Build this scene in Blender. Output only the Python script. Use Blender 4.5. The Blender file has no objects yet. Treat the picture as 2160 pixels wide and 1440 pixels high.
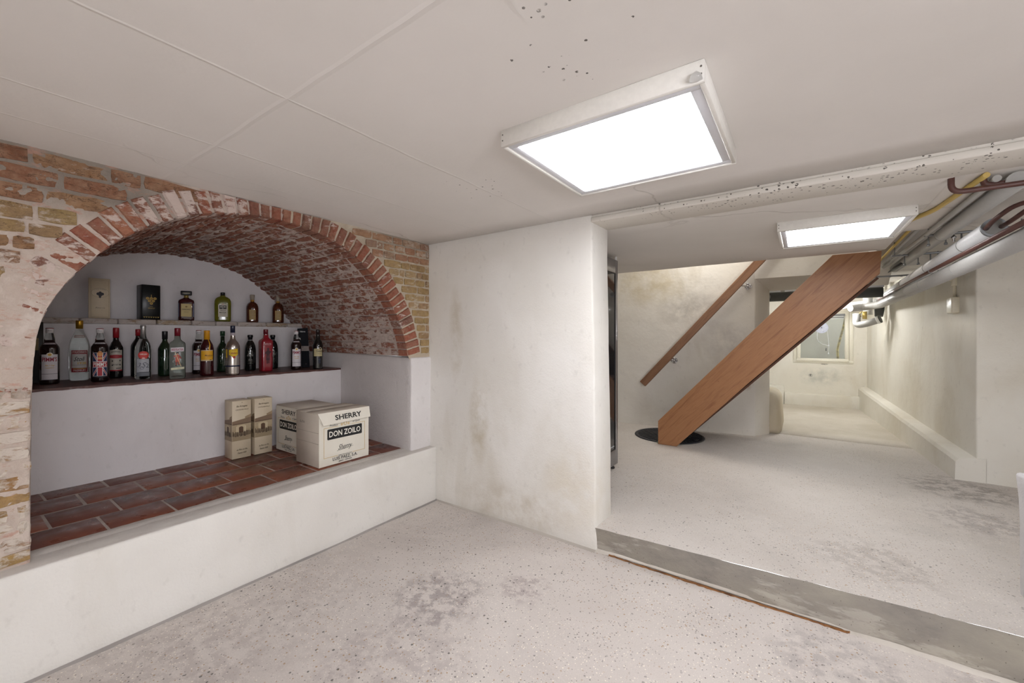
import bpy, bmesh, math, random
from mathutils import Vector, Matrix, noise, Euler

S = bpy.context.scene
COL = S.collection
R = math.radians

# ------------------------------------------------------------------ camera, world, exposure
YAW = R(35.1216)
cam_d = bpy.data.cameras.new('camera')
cam_d.sensor_width = 36.0
cam_d.lens = 36.0 * 868.67 / 2160.0
cam_d.shift_y = -12.0 / 2160.0
cam_d.clip_start = 0.02
cam_o = bpy.data.objects.new('camera', cam_d)
COL.objects.link(cam_o)
cam_o.location = (0, 0, 1.28)
cam_o.rotation_euler = (R(90), 0, YAW)
S.camera = cam_o

w = bpy.data.worlds.new('sky')
S.world = w
w.use_nodes = True
w.node_tree.nodes['Background'].inputs[0].default_value = (0.93, 0.96, 1.0, 1)
w.node_tree.nodes['Background'].inputs[1].default_value = 4.5

S.view_settings.view_transform = 'Standard'
S.view_settings.look = 'None'
S.view_settings.gamma = 1
S.view_settings.use_curve_mapping = False
S.view_settings.exposure = 0.10

S.cycles.diffuse_bounces = 6
S.cycles.max_bounces = 10
S.cycles.adaptive_threshold = 0.08
S.cycles.sample_clamp_indirect = 8.0

PANEL_STRENGTH = 17.0
PANEL_FAR_STRENGTH = 15.0
PANEL_FILL_STRENGTH = 20.0
TUBE_STRENGTH = 260.0


def area_light(name, loc, rot, size, power, col=(1, 1, 1), size_y=None):
    d = bpy.data.lights.new(name, 'AREA')
    d.energy = power; d.color = col; d.size = size
    if size_y: d.shape = 'RECTANGLE'; d.size_y = size_y
    o = bpy.data.objects.new(name, d)
    COL.objects.link(o)
    o.location = loc; o.rotation_euler = rot
    o['kind'] = 'structure'
    return o


# added fill lights out of view, for the ceiling, alcove and stairwell wall
area_light('fill_ceiling', (1.75, -1.3, 0.9), (R(155), 0, R(30)), 0.5, 26, (0.97, 0.98, 1.05))
area_light('fill_alcove', (2.05, -0.5, 1.35), (0, R(90), R(-8)), 0.8, 30, (0.97, 0.98, 1.06))  # added soft fill aimed at the alcove
area_light('fill_stairwell', (-0.9, 4.9, 2.9), (0, 0, 0), 0.7, 20, (1.0, 0.96, 0.9), 0.6)  # added to lift the dark wall behind the stair

# ------------------------------------------------------------------ material helpers
def lin(c):
    if isinstance(c, str):
        c = tuple(int(c[i:i + 2], 16) for i in (0, 2, 4))
    r = []
    for v in c[:3]:
        v /= 255.0
        r.append(v / 12.92 if v <= 0.04045 else ((v + 0.055) / 1.055) ** 2.4)
    return (*r, 1.0)


class N:
    """small wrapper round a node tree"""
    def __init__(s, name, rough=0.6, metal=0.0, spec=0.5):
        s.m = bpy.data.materials.new(name)
        s.m.use_nodes = True
        s.t = s.m.node_tree
        s.b = s.t.nodes['Principled BSDF']
        s.b.inputs['Roughness'].default_value = rough
        s.b.inputs['Metallic'].default_value = metal
        s.b.inputs['Specular IOR Level'].default_value = spec

    def link(s, a, b):
        s.t.links.new(a, b)

    def setin(s, node, key, v):
        if hasattr(v, 'is_output'):
            s.link(v, node.inputs[key])
        else:
            node.inputs[key].default_value = v

    def pos(s, scale=(1, 1, 1), rot=(0, 0, 0), loc=(0, 0, 0), obj=False):
        if obj:
            g = s.t.nodes.new('ShaderNodeTexCoord').outputs['Object']
        else:
            g = s.t.nodes.new('ShaderNodeNewGeometry').outputs['Position']
        mp = s.t.nodes.new('ShaderNodeMapping')
        mp.inputs['Scale'].default_value = scale
        mp.inputs['Rotation'].default_value = rot
        mp.inputs['Location'].default_value = loc
        s.link(g, mp.inputs[0])
        return mp.outputs[0]

    def noise(s, scale, detail=3, vec=None, rough=0.5, dist=0.0):
        n = s.t.nodes.new('ShaderNodeTexNoise')
        n.inputs['Scale'].default_value = scale
        n.inputs['Detail'].default_value = detail
        n.inputs['Roughness'].default_value = rough
        n.inputs['Distortion'].default_value = dist
        s.link(vec if vec is not None else s.pos(), n.inputs['Vector'])
        return n.outputs[0]

    def vor(s, scale, vec=None, out='Distance', rnd=1.0, feature='F1'):
        n = s.t.nodes.new('ShaderNodeTexVoronoi')
        n.feature = feature
        n.inputs['Scale'].default_value = scale
        n.inputs['Randomness'].default_value = rnd
        s.link(vec if vec is not None else s.pos(), n.inputs['Vector'])
        return n.outputs[out]

    def ramp(s, fac, stops, interp='LINEAR'):
        n = s.t.nodes.new('ShaderNodeValToRGB')
        cr = n.color_ramp
        cr.interpolation = interp
        while len(cr.elements) < len(stops):
            cr.elements.new(0.5)
        for e, (p, c) in zip(cr.elements, stops):
            e.position = p
            e.color = c if isinstance(c, tuple) else (c, c, c, 1)
        s.link(fac, n.inputs[0])
        return n.outputs[0]

    def step(s, fac, lo, hi, a=0.0, b=1.0):
        n = s.t.nodes.new('ShaderNodeMapRange')
        n.clamp = True
        for i, v in enumerate((fac, lo, hi, a, b)):
            s.setin(n, i, v)
        return n.outputs[0]

    def math(s, op, a, b=0.0, clamp=False):
        n = s.t.nodes.new('ShaderNodeMath')
        n.operation = op
        n.use_clamp = clamp
        s.setin(n, 0, a)
        s.setin(n, 1, b)
        return n.outputs[0]

    def mix(s, fac, a, b, mode='MIX'):
        n = s.t.nodes.new('ShaderNodeMix')
        n.data_type = 'RGBA'
        n.blend_type = mode
        s.setin(n, 0, fac)
        s.setin(n, 6, a)
        s.setin(n, 7, b)
        return n.outputs[2]

    def xyz(s, vec):
        n = s.t.nodes.new('ShaderNodeSeparateXYZ')
        s.link(vec, n.inputs[0])
        return n.outputs

    def rnd(s):
        a = s.t.nodes.new('ShaderNodeObjectInfo').outputs['Random']
        b = s.t.nodes.new('ShaderNodeNewGeometry').outputs['Random Per Island']
        return s.math('FRACT', s.math('ADD', a, b))

    def color(s, c):
        s.setin(s.b, 'Base Color', c)
        return s

    def bump(s, h, strength=0.3, dist=0.01):
        n = s.t.nodes.new('ShaderNodeBump')
        n.inputs['Strength'].default_value = strength
        n.inputs['Distance'].default_value = dist
        if s.b.inputs['Normal'].is_linked:
            s.link(s.b.inputs['Normal'].links[0].from_socket, n.inputs['Normal'])
        s.link(h, n.inputs['Height'])
        s.link(n.outputs[0], s.b.inputs['Normal'])
        return s


_flat = {}
def flat(hexc, rough=0.5, metal=0.0, spec=0.5, mottle=0.06):
    """plain painted/printed surface with a slight procedural unevenness"""
    k = (hexc, rough, metal, spec)
    if k in _flat:
        return _flat[k]
    n = N('paint_' + hexc, rough, metal, spec)
    c = lin(hexc)
    d = tuple(max(0.0, x * (1 - mottle)) for x in c[:3]) + (1,)
    n.color(n.ramp(n.noise(60, 2), [(0.3, c), (0.7, d)]))
    _flat[k] = n.m
    return n.m


def glass(hexc, rough=0.02, ior=1.45, trans=1.0):
    n = N('glass_' + hexc, rough)
    n.b.inputs['Base Color'].default_value = lin(hexc)
    n.b.inputs['Transmission Weight'].default_value = trans
    n.b.inputs['IOR'].default_value = ior
    return n.m


def plaster(name, base, shade, stain=None, stain_amt=0.0, grain=150, gs=0.35, lumps=7, ls=0.5, zone=None, dust_or_shade=None, spots=()):
    n = N(name, 0.75, 0, 0.3)
    big = n.noise(1.7, 5, dist=0.4)
    col = n.ramp(big, [(0.35, lin(base)), (0.68, lin(shade))])
    if stain:
        st = n.noise(1.0, 6, n.pos((2.2, 2.2, 0.9), loc=(3.1, 1.7, 0.4)), 0.6, 0.6)
        m = n.step(st, 0.52, 0.68, 0, stain_amt)
        if zone:
            m = n.math('MULTIPLY', m, zone(n))
        col = n.mix(m, col, lin(stain))
    sm = n.noise(26, 5, n.pos((1, 1, 0.7)))
    col = n.mix(n.step(sm, 0.62, 0.8, 0, 0.22), col, lin('9A968F'))
    if spots:
        xs = n.xyz(n.pos())
        for (cx, cz, rx, rz, hx, amt, sc) in spots:
            dx = n.math('DIVIDE', n.math('SUBTRACT', xs[0], cx), rx)
            dz = n.math('DIVIDE', n.math('SUBTRACT', xs[2], cz), rz)
            d = n.math('ADD', n.math('MULTIPLY', dx, dx), n.math('MULTIPLY', dz, dz))
            g = n.math('MULTIPLY', n.step(d, 0.1, 1.3, 1.0, 0.0), n.step(n.noise(sc, 6, None, 0.65), 0.38, 0.62))
            col = n.mix(n.math('MULTIPLY', g, amt), col, lin(hx))
    if dust_or_shade:  # greys upward faces, putting the ledge top's shade into the colour
        gn = n.t.nodes.new('ShaderNodeNewGeometry').outputs['Normal']
        up_ = n.step(n.xyz(gn)[2], 0.75, 0.95, 0, 0.75)
        col = n.mix(n.math('MULTIPLY', up_, n.step(n.noise(9, 5), 0.3, 0.6, 0.6, 1.0)), col, lin(dust_or_shade))
    n.color(col)
    n.bump(n.noise(lumps, 4), ls, 0.012)
    n.bump(n.noise(grain, 3), gs, 0.003)
    return n.m


# ceiling: painted board with seams, hairline wrinkles and pits
def ceiling_mat(name, base, shade, pits, big=0.24, sc=42, k0=0.42):
    n = N(name, 0.7, 0, 0.3)
    P = n.pos()
    x, y, z = n.xyz(P)[0], n.xyz(P)[1], n.xyz(P)[2]
    col = n.ramp(n.noise(1.3, 4), [(0.35, lin(base)), (0.7, lin(shade))])
    # pits: small dark holes, thick in a few patches of the ceiling
    patch = None
    for (px, py, rx, ry) in pits:
        dx = n.math('DIVIDE', n.math('SUBTRACT', x, px), rx)
        dy = n.math('DIVIDE', n.math('SUBTRACT', y, py), ry)
        d = n.math('ADD', n.math('MULTIPLY', dx, dx), n.math('MULTIPLY', dy, dy))
        g = n.step(d, 0.15, 1.0, 1.0, 0.0)
        patch = g if patch is None else n.math('MAXIMUM', patch, g)
    if patch is not None:
        keep = n.noise(9, 3, n.pos(loc=(4, 2, 1)))
        wob = n.mix(0.025, P, n.noise(60, 2))
        v = n.vor(sc, n.pos())
        cellr = n.vor(sc, n.pos(), 'Color')
        size = n.step(n.math('MULTIPLY', patch, n.xyz(cellr)[0]), 0.3, 1.0, 0.0, big)
        keepm = n.step(keep, k0, k0 + 0.08)
        hole = n.math('MULTIPLY', n.math('LESS_THAN', v, size), keepm)
        hole = n.math('MULTIPLY', hole, n.math('GREATER_THAN', n.noise(150, 1), 0.42))
        col = n.mix(n.math('MULTIPLY', hole, 0.9), col, lin('4A4540'))
        n.bump(n.math('MULTIPLY', hole, -1.0), 0.9, 0.006)
    # board seams
    seam = None
    for ax, v0, wd in ((y, 0.63, 0.012), (x, -1.82, 0.008), (x, -1.28, 0.008), (x, -2.12, 0.006)):
        wn = n.math('ADD', ax, n.math('MULTIPLY', n.noise(3, 2), 0.02))
        d = n.math('ABSOLUTE', n.math('SUBTRACT', wn, v0 + 0.01))
        g = n.step(d, 0.0, wd, 1.0, 0.0)
        seam = g if seam is None else n.math('MAXIMUM', seam, g)
    n.bump(seam, 0.4, 0.004)
    # hairline cracks / wrinkles
    cr = n.vor(0.9, n.mix(0.35, n.pos((1, 0.8, 1)), n.noise(2.2, 3)), 'Distance', 1.0, 'DISTANCE_TO_EDGE')
    crack = n.step(cr, 0.0, 0.006, 1.0, 0.0)
    crack = n.math('MULTIPLY', crack, n.step(n.noise(1.1, 2, n.pos(loc=(7, 3, 0))), 0.48, 0.58))
    col = n.mix(n.math('MULTIPLY', crack, 0.3), col, lin('8C857C'))
    n.color(col)
    n.bump(crack, 0.5, 0.004)
    n.bump(n.noise(5, 4), 0.35, 0.006)
    n.bump(n.noise(55, 3), 0.12, 0.003)
    return n.m


def floor_mat(name, base, shade, grey, speck=1.0, stains=()):
    n = N(name, 0.6, 0, 0.35)
    P = n.pos()
    xs = n.xyz(P)
    col = n.ramp(n.noise(2.0, 6, None, 0.6), [(0.3, lin(base)), (0.7, lin(shade))])
    g = n.step(n.noise(1.1, 7, n.pos(loc=(2, 5, 0)), 0.65, 0.5), 0.52, 0.66, 0, 0.45)
    col = n.mix(g, col, lin(grey))
    for (px, py, r, amt, hx) in stains:
        dx = n.math('SUBTRACT', xs[0], px)
        dy = n.math('SUBTRACT', xs[1], py)
        d = n.math('SQRT', n.math('ADD', n.math('MULTIPLY', dx, dx), n.math('MULTIPLY', dy, dy)))
        d = n.math('SUBTRACT', d, n.math('MULTIPLY', n.noise(6, 6, None, 0.7), r * 1.4))
        fl = n.step(n.noise(16, 6, None, 0.7), 0.45, 0.56)
        col = n.mix(n.math('MULTIPLY', n.step(d, 0, r * 0.5, amt, 0), fl), col, lin(hx))
    # aggregate: pale and dark chips
    for sc, th, hx, seed, dens in ((75, 0.17, '4F4B49', 0.0, 0.54), (95, 0.19, 'EFE7D8', 3.3, 0.42), (60, 0.17, 'A0825E', 6.1, 0.58), (38, 0.14, '4A4846', 9.4, 0.70)):
        pv = n.pos(loc=(seed, seed * 0.7, 0))
        v = n.vor(sc, pv)
        cr = n.xyz(n.vor(sc, pv, 'Color'))[0]
        on = n.math('MULTIPLY', n.math('LESS_THAN', v, n.math('MULTIPLY', cr, th * 1.5)), n.math('GREATER_THAN', cr, dens))
        on = n.math('MULTIPLY', on, n.step(n.noise(1.6, 3, n.pos(loc=(seed + 1, 0, 0))), 0.36, 0.56, 0.25, 1.0))
        col = n.mix(n.math('MULTIPLY', on, 0.85 * speck), col, lin(hx))
    fine = n.noise(260, 2)
    col = n.mix(n.step(fine, 0.35, 0.7, 0.0, 0.22), col, lin('8E857C'))
    n.color(col)
    n.bump(n.noise(3, 4), 0.3, 0.01)
    n.bump(n.noise(160, 3), 0.25, 0.002)
    return n.m


def brick_mat(name, pal, paint_hex, paint, lo=0.45, hi=0.55, scale=14, zone=None, dirt='5A4A40', dirt_amt=0.35, paint2=None, cracks=0.0):
    """fired clay, coloured brick by brick, with limewash left in flakes"""
    n = N(name, 0.85, 0, 0.25)
    r = n.rnd()
    k = len(pal)
    col = n.ramp(r, [((i + 0.5) / k, lin(h)) for i, h in enumerate(pal)])
    col = n.mix(n.step(n.noise(24, 6, None, 0.7), 0.3, 0.75, 0.0, 0.55), col, lin('B59A80'))
    col = n.mix(n.step(n.noise(33, 5, n.pos(loc=(3, 3, 3)), 0.7), 0.45, 0.75, 0.0, 0.5), col, lin('5A3D30'))
    if cracks:
        ck = n.math('ABSOLUTE', n.math('SUBTRACT', n.noise(9, 6, n.pos((1, 0.9, 3.2), loc=(0, 5, 1)), 0.65, 0.8), 0.5))
        ckm = n.step(ck, 0.0, 0.012, cracks, 0.0)
        col = n.mix(ckm, col, lin('3A2A22'))
    col = n.mix(n.step(n.noise(19, 6, n.pos((1, 1, 2.2)), 0.7), 0.55, 0.7, 0, dirt_amt), col, lin(dirt))
    p = n.noise(scale, 8, n.pos((0.7, 0.7, 1.7), loc=(1, 2, 3)), 0.72, 0.3)
    if zone:
        p = n.math('ADD', p, zone(n))
    p = n.math('ADD', p, n.math('MULTIPLY', n.math('SUBTRACT', r, 0.5), 0.10))
    m = n.step(p, lo, hi, 0, paint)
    pc = n.ramp(n.noise(8, 4), [(0.35, lin(paint_hex)), (0.7, lin(paint2 or paint_hex))])
    n.color(n.mix(m, col, pc))
    n.bump(n.noise(30, 7, n.pos((1, 0.8, 1.6)), 0.7), 0.9, 0.012)
    if cracks: n.bump(ckm, -0.8, 0.008)
    n.bump(m, 0.5, 0.002)
    return n.m


def mortar_mat(name, a, b, c, zone=None, tint=None):
    n = N(name, 0.9, 0, 0.2)
    col = n.ramp(n.noise(7, 6, None, 0.65), [(0.3, lin(a)), (0.55, lin(b)), (0.75, lin(c))])
    if zone:
        col = n.mix(zone(n), col, lin('7F776D'))
    if tint:
        tn = n.noise(13, 7, n.pos((1, 0.8, 2.2), loc=(2, 7, 1)), 0.7)
        col = n.mix(n.step(tn, 0.54, 0.64, 0, 0.75), col, lin(tint))
    n.color(col)
    n.bump(n.noise(45, 6, None, 0.7), 0.8, 0.008)
    n.bump(n.noise(11, 4), 0.6, 0.015)
    return n.m


def wood_mat(name, a, b, c, ang=0.0, axis_scale=(1.2, 14, 14), rough=0.42):
    n = N(name, rough, 0, 0.4)
    base = n.pos((1, 1, 1), (0, ang, 0), obj=True)
    def sc_(k):
        mp = n.t.nodes.new('ShaderNodeMapping'); mp.inputs['Scale'].default_value = k
        n.link(base, mp.inputs[0]); return mp.outputs[0]
    v = sc_(axis_scale)
    g = n.noise(2.2, 7, v, 0.6, 0.8)
    fine = n.noise(9, 4, sc_((axis_scale[0], axis_scale[1] * 2.2, axis_scale[2] * 2.2)), 0.6)
    col = n.ramp(g, [(0.3, lin(a)), (0.5, lin(b)), (0.7, lin(c))])
    col = n.mix(n.step(fine, 0.4, 0.75, 0, 0.3), col, lin('6A4530'))
    dots = n.math('LESS_THAN', n.vor(9, n.pos(obj=True)), 0.035)
    col = n.mix(n.math('MULTIPLY', dots, 0.6), col, lin('54301E'))
    n.color(col)
    n.bump(fine, 0.12, 0.002)
    return n.m


# ------------------------------------------------------------------ mesh helpers
class MB:
    def __init__(s):
        s.v = []; s.f = []; s.mi = []; s.sm = []

    def add(s, vs, fs, mi=0, smooth=False):
        o = len(s.v)
        s.v += [tuple(v) for v in vs]
        s.f += [tuple(i + o for i in f) for f in fs]
        s.mi += [mi] * len(fs)
        s.sm += [smooth] * len(fs)
        return s

    def box(s, lo, hi, mi=0):
        x0, y0, z0 = lo; x1, y1, z1 = hi
        return s.add([(x0, y0, z0), (x1, y0, z0), (x1, y1, z0), (x0, y1, z0), (x0, y0, z1), (x1, y0, z1), (x1, y1, z1), (x0, y1, z1)],
                     [(0, 3, 2, 1), (4, 5, 6, 7), (0, 1, 5, 4), (1, 2, 6, 5), (2, 3, 7, 6), (3, 0, 4, 7)], mi)

    def bbox(s, lo, hi, b=0.004, seg=2, mi=0, smooth=True):
        """box with rounded edges"""
        bm = bmesh.new()
        bmesh.ops.create_cube(bm, size=1)
        for v in bm.verts:
            v.co = Vector([lo[i] + (v.co[i] + 0.5) * (hi[i] - lo[i]) for i in range(3)])
        bmesh.ops.bevel(bm, geom=bm.edges[:], offset=b, segments=seg, affect='EDGES', profile=0.5)
        s.from_bm(bm, mi, smooth)
        return s

    def from_bm(s, bm, mi=0, smooth=False):
        bm.verts.ensure_lookup_table(); bm.verts.index_update()
        s.add([v.co[:] for v in bm.verts], [[v.index for v in f.verts] for f in bm.faces], mi, smooth)
        bm.free()

    def lathe(s, prof, seg=28, c=(0, 0, 0), sx=1.0, sy=1.0, mi=0, smooth=True, power=2.0):
        """profile of (r, z); power > 2 squares the section"""
        vs = []; fs = []
        for (r, z) in prof:
            for k in range(seg):
                a = 2 * math.pi * (k + 0.5) / seg
                ca, sa = math.cos(a), math.sin(a)
                q = (abs(ca) ** power + abs(sa) ** power) ** (-1.0 / power) if power != 2.0 else 1.0
                vs.append((c[0] + r * ca * q * sx, c[1] + r * sa * q * sy, c[2] + z))
        for i in range(len(prof) - 1):
            for k in range(seg):
                a = i * seg + k; b = i * seg + (k + 1) % seg
                fs.append((a, b, b + seg, a + seg))
        fs.append(tuple(reversed(range(seg))))
        n = (len(prof) - 1) * seg
        fs.append(tuple(range(n, n + seg)))
        return s.add(vs, fs, mi, smooth)

    def tube(s, pts, r, seg=12, mi=0, caps=True, smooth=True):
        pts = [Vector(p) for p in pts]
        rr = r if isinstance(r, (list, tuple)) else [r] * len(pts)
        vs = []; fs = []
        t0 = (pts[1] - pts[0]).normalized()
        up = Vector((0, 0, 1)) if abs(t0.z) < 0.9 else Vector((1, 0, 0))
        u = t0.cross(up).normalized()
        for i, p in enumerate(pts):
            if i == 0: t = t0
            elif i == len(pts) - 1: t = (pts[i] - pts[i - 1]).normalized()
            else: t = ((pts[i + 1] - pts[i]).normalized() + (pts[i] - pts[i - 1]).normalized()).normalized()
            u = (u - t * u.dot(t)).normalized()
            v = t.cross(u)
            for k in range(seg):
                a = 2 * math.pi * k / seg
                vs.append(p + (u * math.cos(a) + v * math.sin(a)) * rr[i])
        for i in range(len(pts) - 1):
            for k in range(seg):
                a = i * seg + k; b = i * seg + (k + 1) % seg
                fs.append((a, b, b + seg, a + seg))
        s.add(vs, fs, mi, smooth)
        if caps:
            n = len(pts)
            o = len(s.v) - n * seg
            s.f += [tuple(o + k for k in reversed(range(seg))), tuple(o + (n - 1) * seg + k for k in range(seg))]
            s.mi += [mi, mi]; s.sm += [False, False]
        return s

    def prism(s, poly, axis, a, b, mi=0):
        """polygon in the plane across `axis`, pushed from a to b"""
        def P(p, t):
            return {'x': (t, p[0], p[1]), 'y': (p[0], t, p[1]), 'z': (p[0], p[1], t)}[axis]
        n = len(poly)
        vs = [P(p, a) for p in poly] + [P(p, b) for p in poly]
        fs = [tuple(range(n)), tuple(reversed(range(n, 2 * n)))] + [(i, i + n, (i + 1) % n + n, (i + 1) % n) for i in range(n)]
        return s.add(vs, fs, mi)

    def build(s, name, mats, parent=None, loc=None, rotz=0.0, fix=True):
        me = bpy.data.meshes.new(name)
        me.from_pydata(s.v, [], s.f)
        if not isinstance(mats, (list, tuple)): mats = [mats]
        for m in mats: me.materials.append(m)
        me.polygons.foreach_set('material_index', s.mi)
        me.polygons.foreach_set('use_smooth', s.sm)
        if fix:
            bm = bmesh.new(); bm.from_mesh(me)
            bmesh.ops.recalc_face_normals(bm, faces=bm.faces[:])
            bm.to_mesh(me); bm.free()
        me.update()
        o = bpy.data.objects.new(name, me)
        COL.objects.link(o)
        if parent: o.parent = parent
        if loc: o.location = loc
        o.rotation_euler.z = rotz
        return o


def tag(o, label, cat, group=None, kind=None):
    o['label'] = label; o['category'] = cat
    if group: o['group'] = group
    if kind: o['kind'] = kind
    return o


def empty(name, loc, label, cat, rotz=0.0, group=None, kind=None):
    o = bpy.data.objects.new(name, None)
    o.empty_display_size = 0.05
    COL.objects.link(o)
    o.location = loc; o.rotation_euler.z = rotz
    return tag(o, label, cat, group, kind)


def struct(o, label, cat):
    return tag(o, label, cat, kind='structure')


def wob(p, amp, sc=2.3, off=0.0):
    v = Vector(p) * sc + Vector((off, off * 1.3, off * 0.7))
    n1 = noise.noise_vector(v)
    n2 = noise.noise_vector(v * 4.1)
    return Vector(p) + (n1 * amp + n2 * amp * 0.35)


def slab(name, lo, hi, mat, parent=None, cell=0.12, amp=0.004, bev=0.008, shape=None):
    """a plastered block: rounded arrises, faces cut into cells and made uneven"""
    bm = bmesh.new()
    bmesh.ops.create_cube(bm, size=1)
    for v in bm.verts:
        v.co = Vector([lo[i] + (v.co[i] + 0.5) * (hi[i] - lo[i]) for i in range(3)])
    if bev:
        bmesh.ops.bevel(bm, geom=bm.edges[:], offset=bev, segments=2, affect='EDGES', profile=0.5)
    for ax in range(3):
        n = int((hi[ax] - lo[ax]) / cell)
        for k in range(1, n):
            co = [0, 0, 0]; no = [0, 0, 0]
            co[ax] = lo[ax] + (hi[ax] - lo[ax]) * k / n; no[ax] = 1
            bmesh.ops.bisect_plane(bm, geom=bm.verts[:] + bm.edges[:] + bm.faces[:], plane_co=co, plane_no=no)
    for v in bm.verts:
        p = v.co
        if shape: p = Vector(shape(p))
        v.co = wob(p, amp) if amp else p
    mb = MB(); mb.from_bm(bm, 0, True)
    o = mb.build(name, mat, parent)
    return o


# ------------------------------------------------------------------ text and printed marks
_txt = {}
def text_geo(s, size, bold=0.0, shear=0.0, space=1.0, width=None):
    k = (s, bold, shear, space)
    if k not in _txt:
        cu = bpy.data.curves.new('t', 'FONT')
        cu.body = s; cu.size = 1.0; cu.offset = bold; cu.shear = shear
        cu.space_character = space; cu.resolution_u = 2
        cu.align_x = 'CENTER'; cu.align_y = 'CENTER'
        ob = bpy.data.objects.new('t', cu)
        COL.objects.link(ob)
        bpy.context.view_layer.update()
        me = bpy.data.meshes.new_from_object(ob)
        vs = [(v.co.x, v.co.y) for v in me.vertices]
        fs = [tuple(p.vertices) for p in me.polygons]
        bpy.data.objects.remove(ob); bpy.data.curves.remove(cu); bpy.data.meshes.remove(me)
        x0 = min(v[0] for v in vs); x1 = max(v[0] for v in vs)
        y0 = min(v[1] for v in vs); y1 = max(v[1] for v in vs)
        _txt[k] = ([((x - (x0 + x1) / 2), (y - (y0 + y1) / 2)) for x, y in vs], fs, x1 - x0, y1 - y0)
    vs, fs, w0, h0 = _txt[k]
    sx = (width / w0) if width else size
    sy = size if not width or size else sx
    return [(x * sx, y * sy) for x, y in vs], fs


def cyl(r, sx=1.0, sy=1.0):
    return lambda u, v, off: ((r + off) * math.sin(u / r) * sx, -(r + off) * math.cos(u / r) * sy, v)


def plane_y(d):
    return lambda u, v, off: (u, -d - off, v)


def decal(name, items, wrap, parent, nu=10):
    """printed label: quads, ellipses and letters laid on a surface given by wrap(u, v, offset)"""
    mb = MB(); mats = []; layer = 0.0004
    def mi(h):
        rough = 0.55; metal = 0.0
        if h.startswith('gold'): h, metal, rough = 'C9A24A', 0.7, 0.35
        m = flat(h, rough, metal)
        if m not in mats: mats.append(m)
        return mats.index(m)
    for it in items:
        layer += 0.00012
        kind = it[0]
        if kind in ('rect', 'quad'):
            if kind == 'rect':
                _, u0, u1, v0, v1, h = it
                q = [(u0, v0), (u1, v0), (u1, v1), (u0, v1)]
            else:
                _, q, h = it
            vs = []; fs = []
            for j in range(2):
                for i in range(nu + 1):
                    t = i / nu
                    a = (q[0][0] + (q[1][0] - q[0][0]) * t, q[0][1] + (q[1][1] - q[0][1]) * t)
                    b = (q[3][0] + (q[2][0] - q[3][0]) * t, q[3][1] + (q[2][1] - q[3][1]) * t)
                    p = b if j else a
                    vs.append(wrap(p[0], p[1], layer))
            for i in range(nu):
                fs.append((i, i + 1, i + nu + 2, i + nu + 1))
            mb.add(vs, fs, mi(h))
        elif kind == 'ell':
            _, cu, cv, ru, rv, h = it
            m = 14; vs = []; fs = []
            for i in range(m + 1):
                a = math.pi * i / m
                du = -math.cos(a) * ru; dv = math.sin(a) * rv
                vs += [wrap(cu + du, cv - dv, layer), wrap(cu + du, cv + dv, layer)]
            for i in range(m):
                fs.append((2 * i, 2 * i + 2, 2 * i + 3, 2 * i + 1))
            mb.add(vs, fs, mi(h))
        elif kind == 'frame':
            _, u0, u1, v0, v1, t, h = it
            for (a, b, c, d) in ((u0, u1, v0, v0 + t), (u0, u1, v1 - t, v1), (u0, u0 + t, v0, v1), (u1 - t, u1, v0, v1)):
                vs = []; fs = []
                for i in range(nu + 1):
                    uu = a + (b - a) * i / nu
                    vs += [wrap(uu, c, layer), wrap(uu, d, layer)]
                for i in range(nu):
                    fs.append((2 * i, 2 * i + 2, 2 * i + 3, 2 * i + 1))
                mb.add(vs, fs, mi(h))
        elif kind == 'text':
            _, st, cu, cv, size, h = it[:6]
            opt = it[6] if len(it) > 6 else {}
            vs, fs = text_geo(st, size, opt.get('bold', 0.0), opt.get('shear', 0.0), opt.get('space', 1.0), opt.get('width'))
            sl = opt.get('slope', 0.0)
            arc = opt.get('arc', 0.0)
            mb.add([wrap(cu + x, cv + y + sl * x - arc * x * x, layer + 0.0002) for x, y in vs], fs, mi(h))
    return mb.build(name, mats, parent, fix=False)


# ------------------------------------------------------------------ materials
M = {}
M['plaster'] = plaster('plaster_cream', 'E4E2DD', 'DBD8D1', 'B8AE9A', 0.28,
                       zone=lambda n: n.step(n.xyz(n.pos())[2], 0.15, 1.7, 1.0, 0.15), grain=110, gs=0.45,
                       spots=[(-1.90, 0.68, 0.09, 0.32, 'B9AE97', 0.75, 5), (-2.12, 1.30, 0.07, 0.35, 'BDB4A0', 0.6, 5), (-1.6, 0.12, 0.5, 0.16, 'B8AD9A', 0.5, 8), (-1.15, 0.35, 0.2, 0.25, 'D0C6B2', 0.5, 5)])
M['plaster_bench'] = plaster('plaster_bench', 'E2E0DB', 'D8D5CF', 'B3A995', 0.15, grain=95, gs=0.6, dust_or_shade='BDB6B0')  # grey tone sets the top face off as shaded
M['plaster_recess'] = plaster('plaster_recess', 'E0DDDE', 'D6D2D3', 'ABA49E', 0.2, gs=0.3)
M['plaster_jamb'] = plaster('plaster_stippled', 'DDDAD9', 'D2CECD', 'A9A098', 0.1, grain=75, gs=0.9, lumps=14)
M['plaster_far'] = plaster('plaster_far', 'DCD8D0', 'D2CCC2', 'AEA48F', 0.5, gs=0.25,
                           zone=lambda n: n.step(n.xyz(n.pos())[2], 0.5, 1.9, 0.35, 1.0),
                           spots=[(-1.12, 1.60, 0.35, 0.22, '9C9690', 0.6, 6), (-0.55, 0.74, 0.10, 0.09, '8A6648', 0.9, 14), (-1.6, 1.95, 0.5, 0.3, 'B9AB8C', 0.7, 3), (-0.7, 1.2, 0.25, 0.25, 'A8A2A0', 0.5, 6)])
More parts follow.
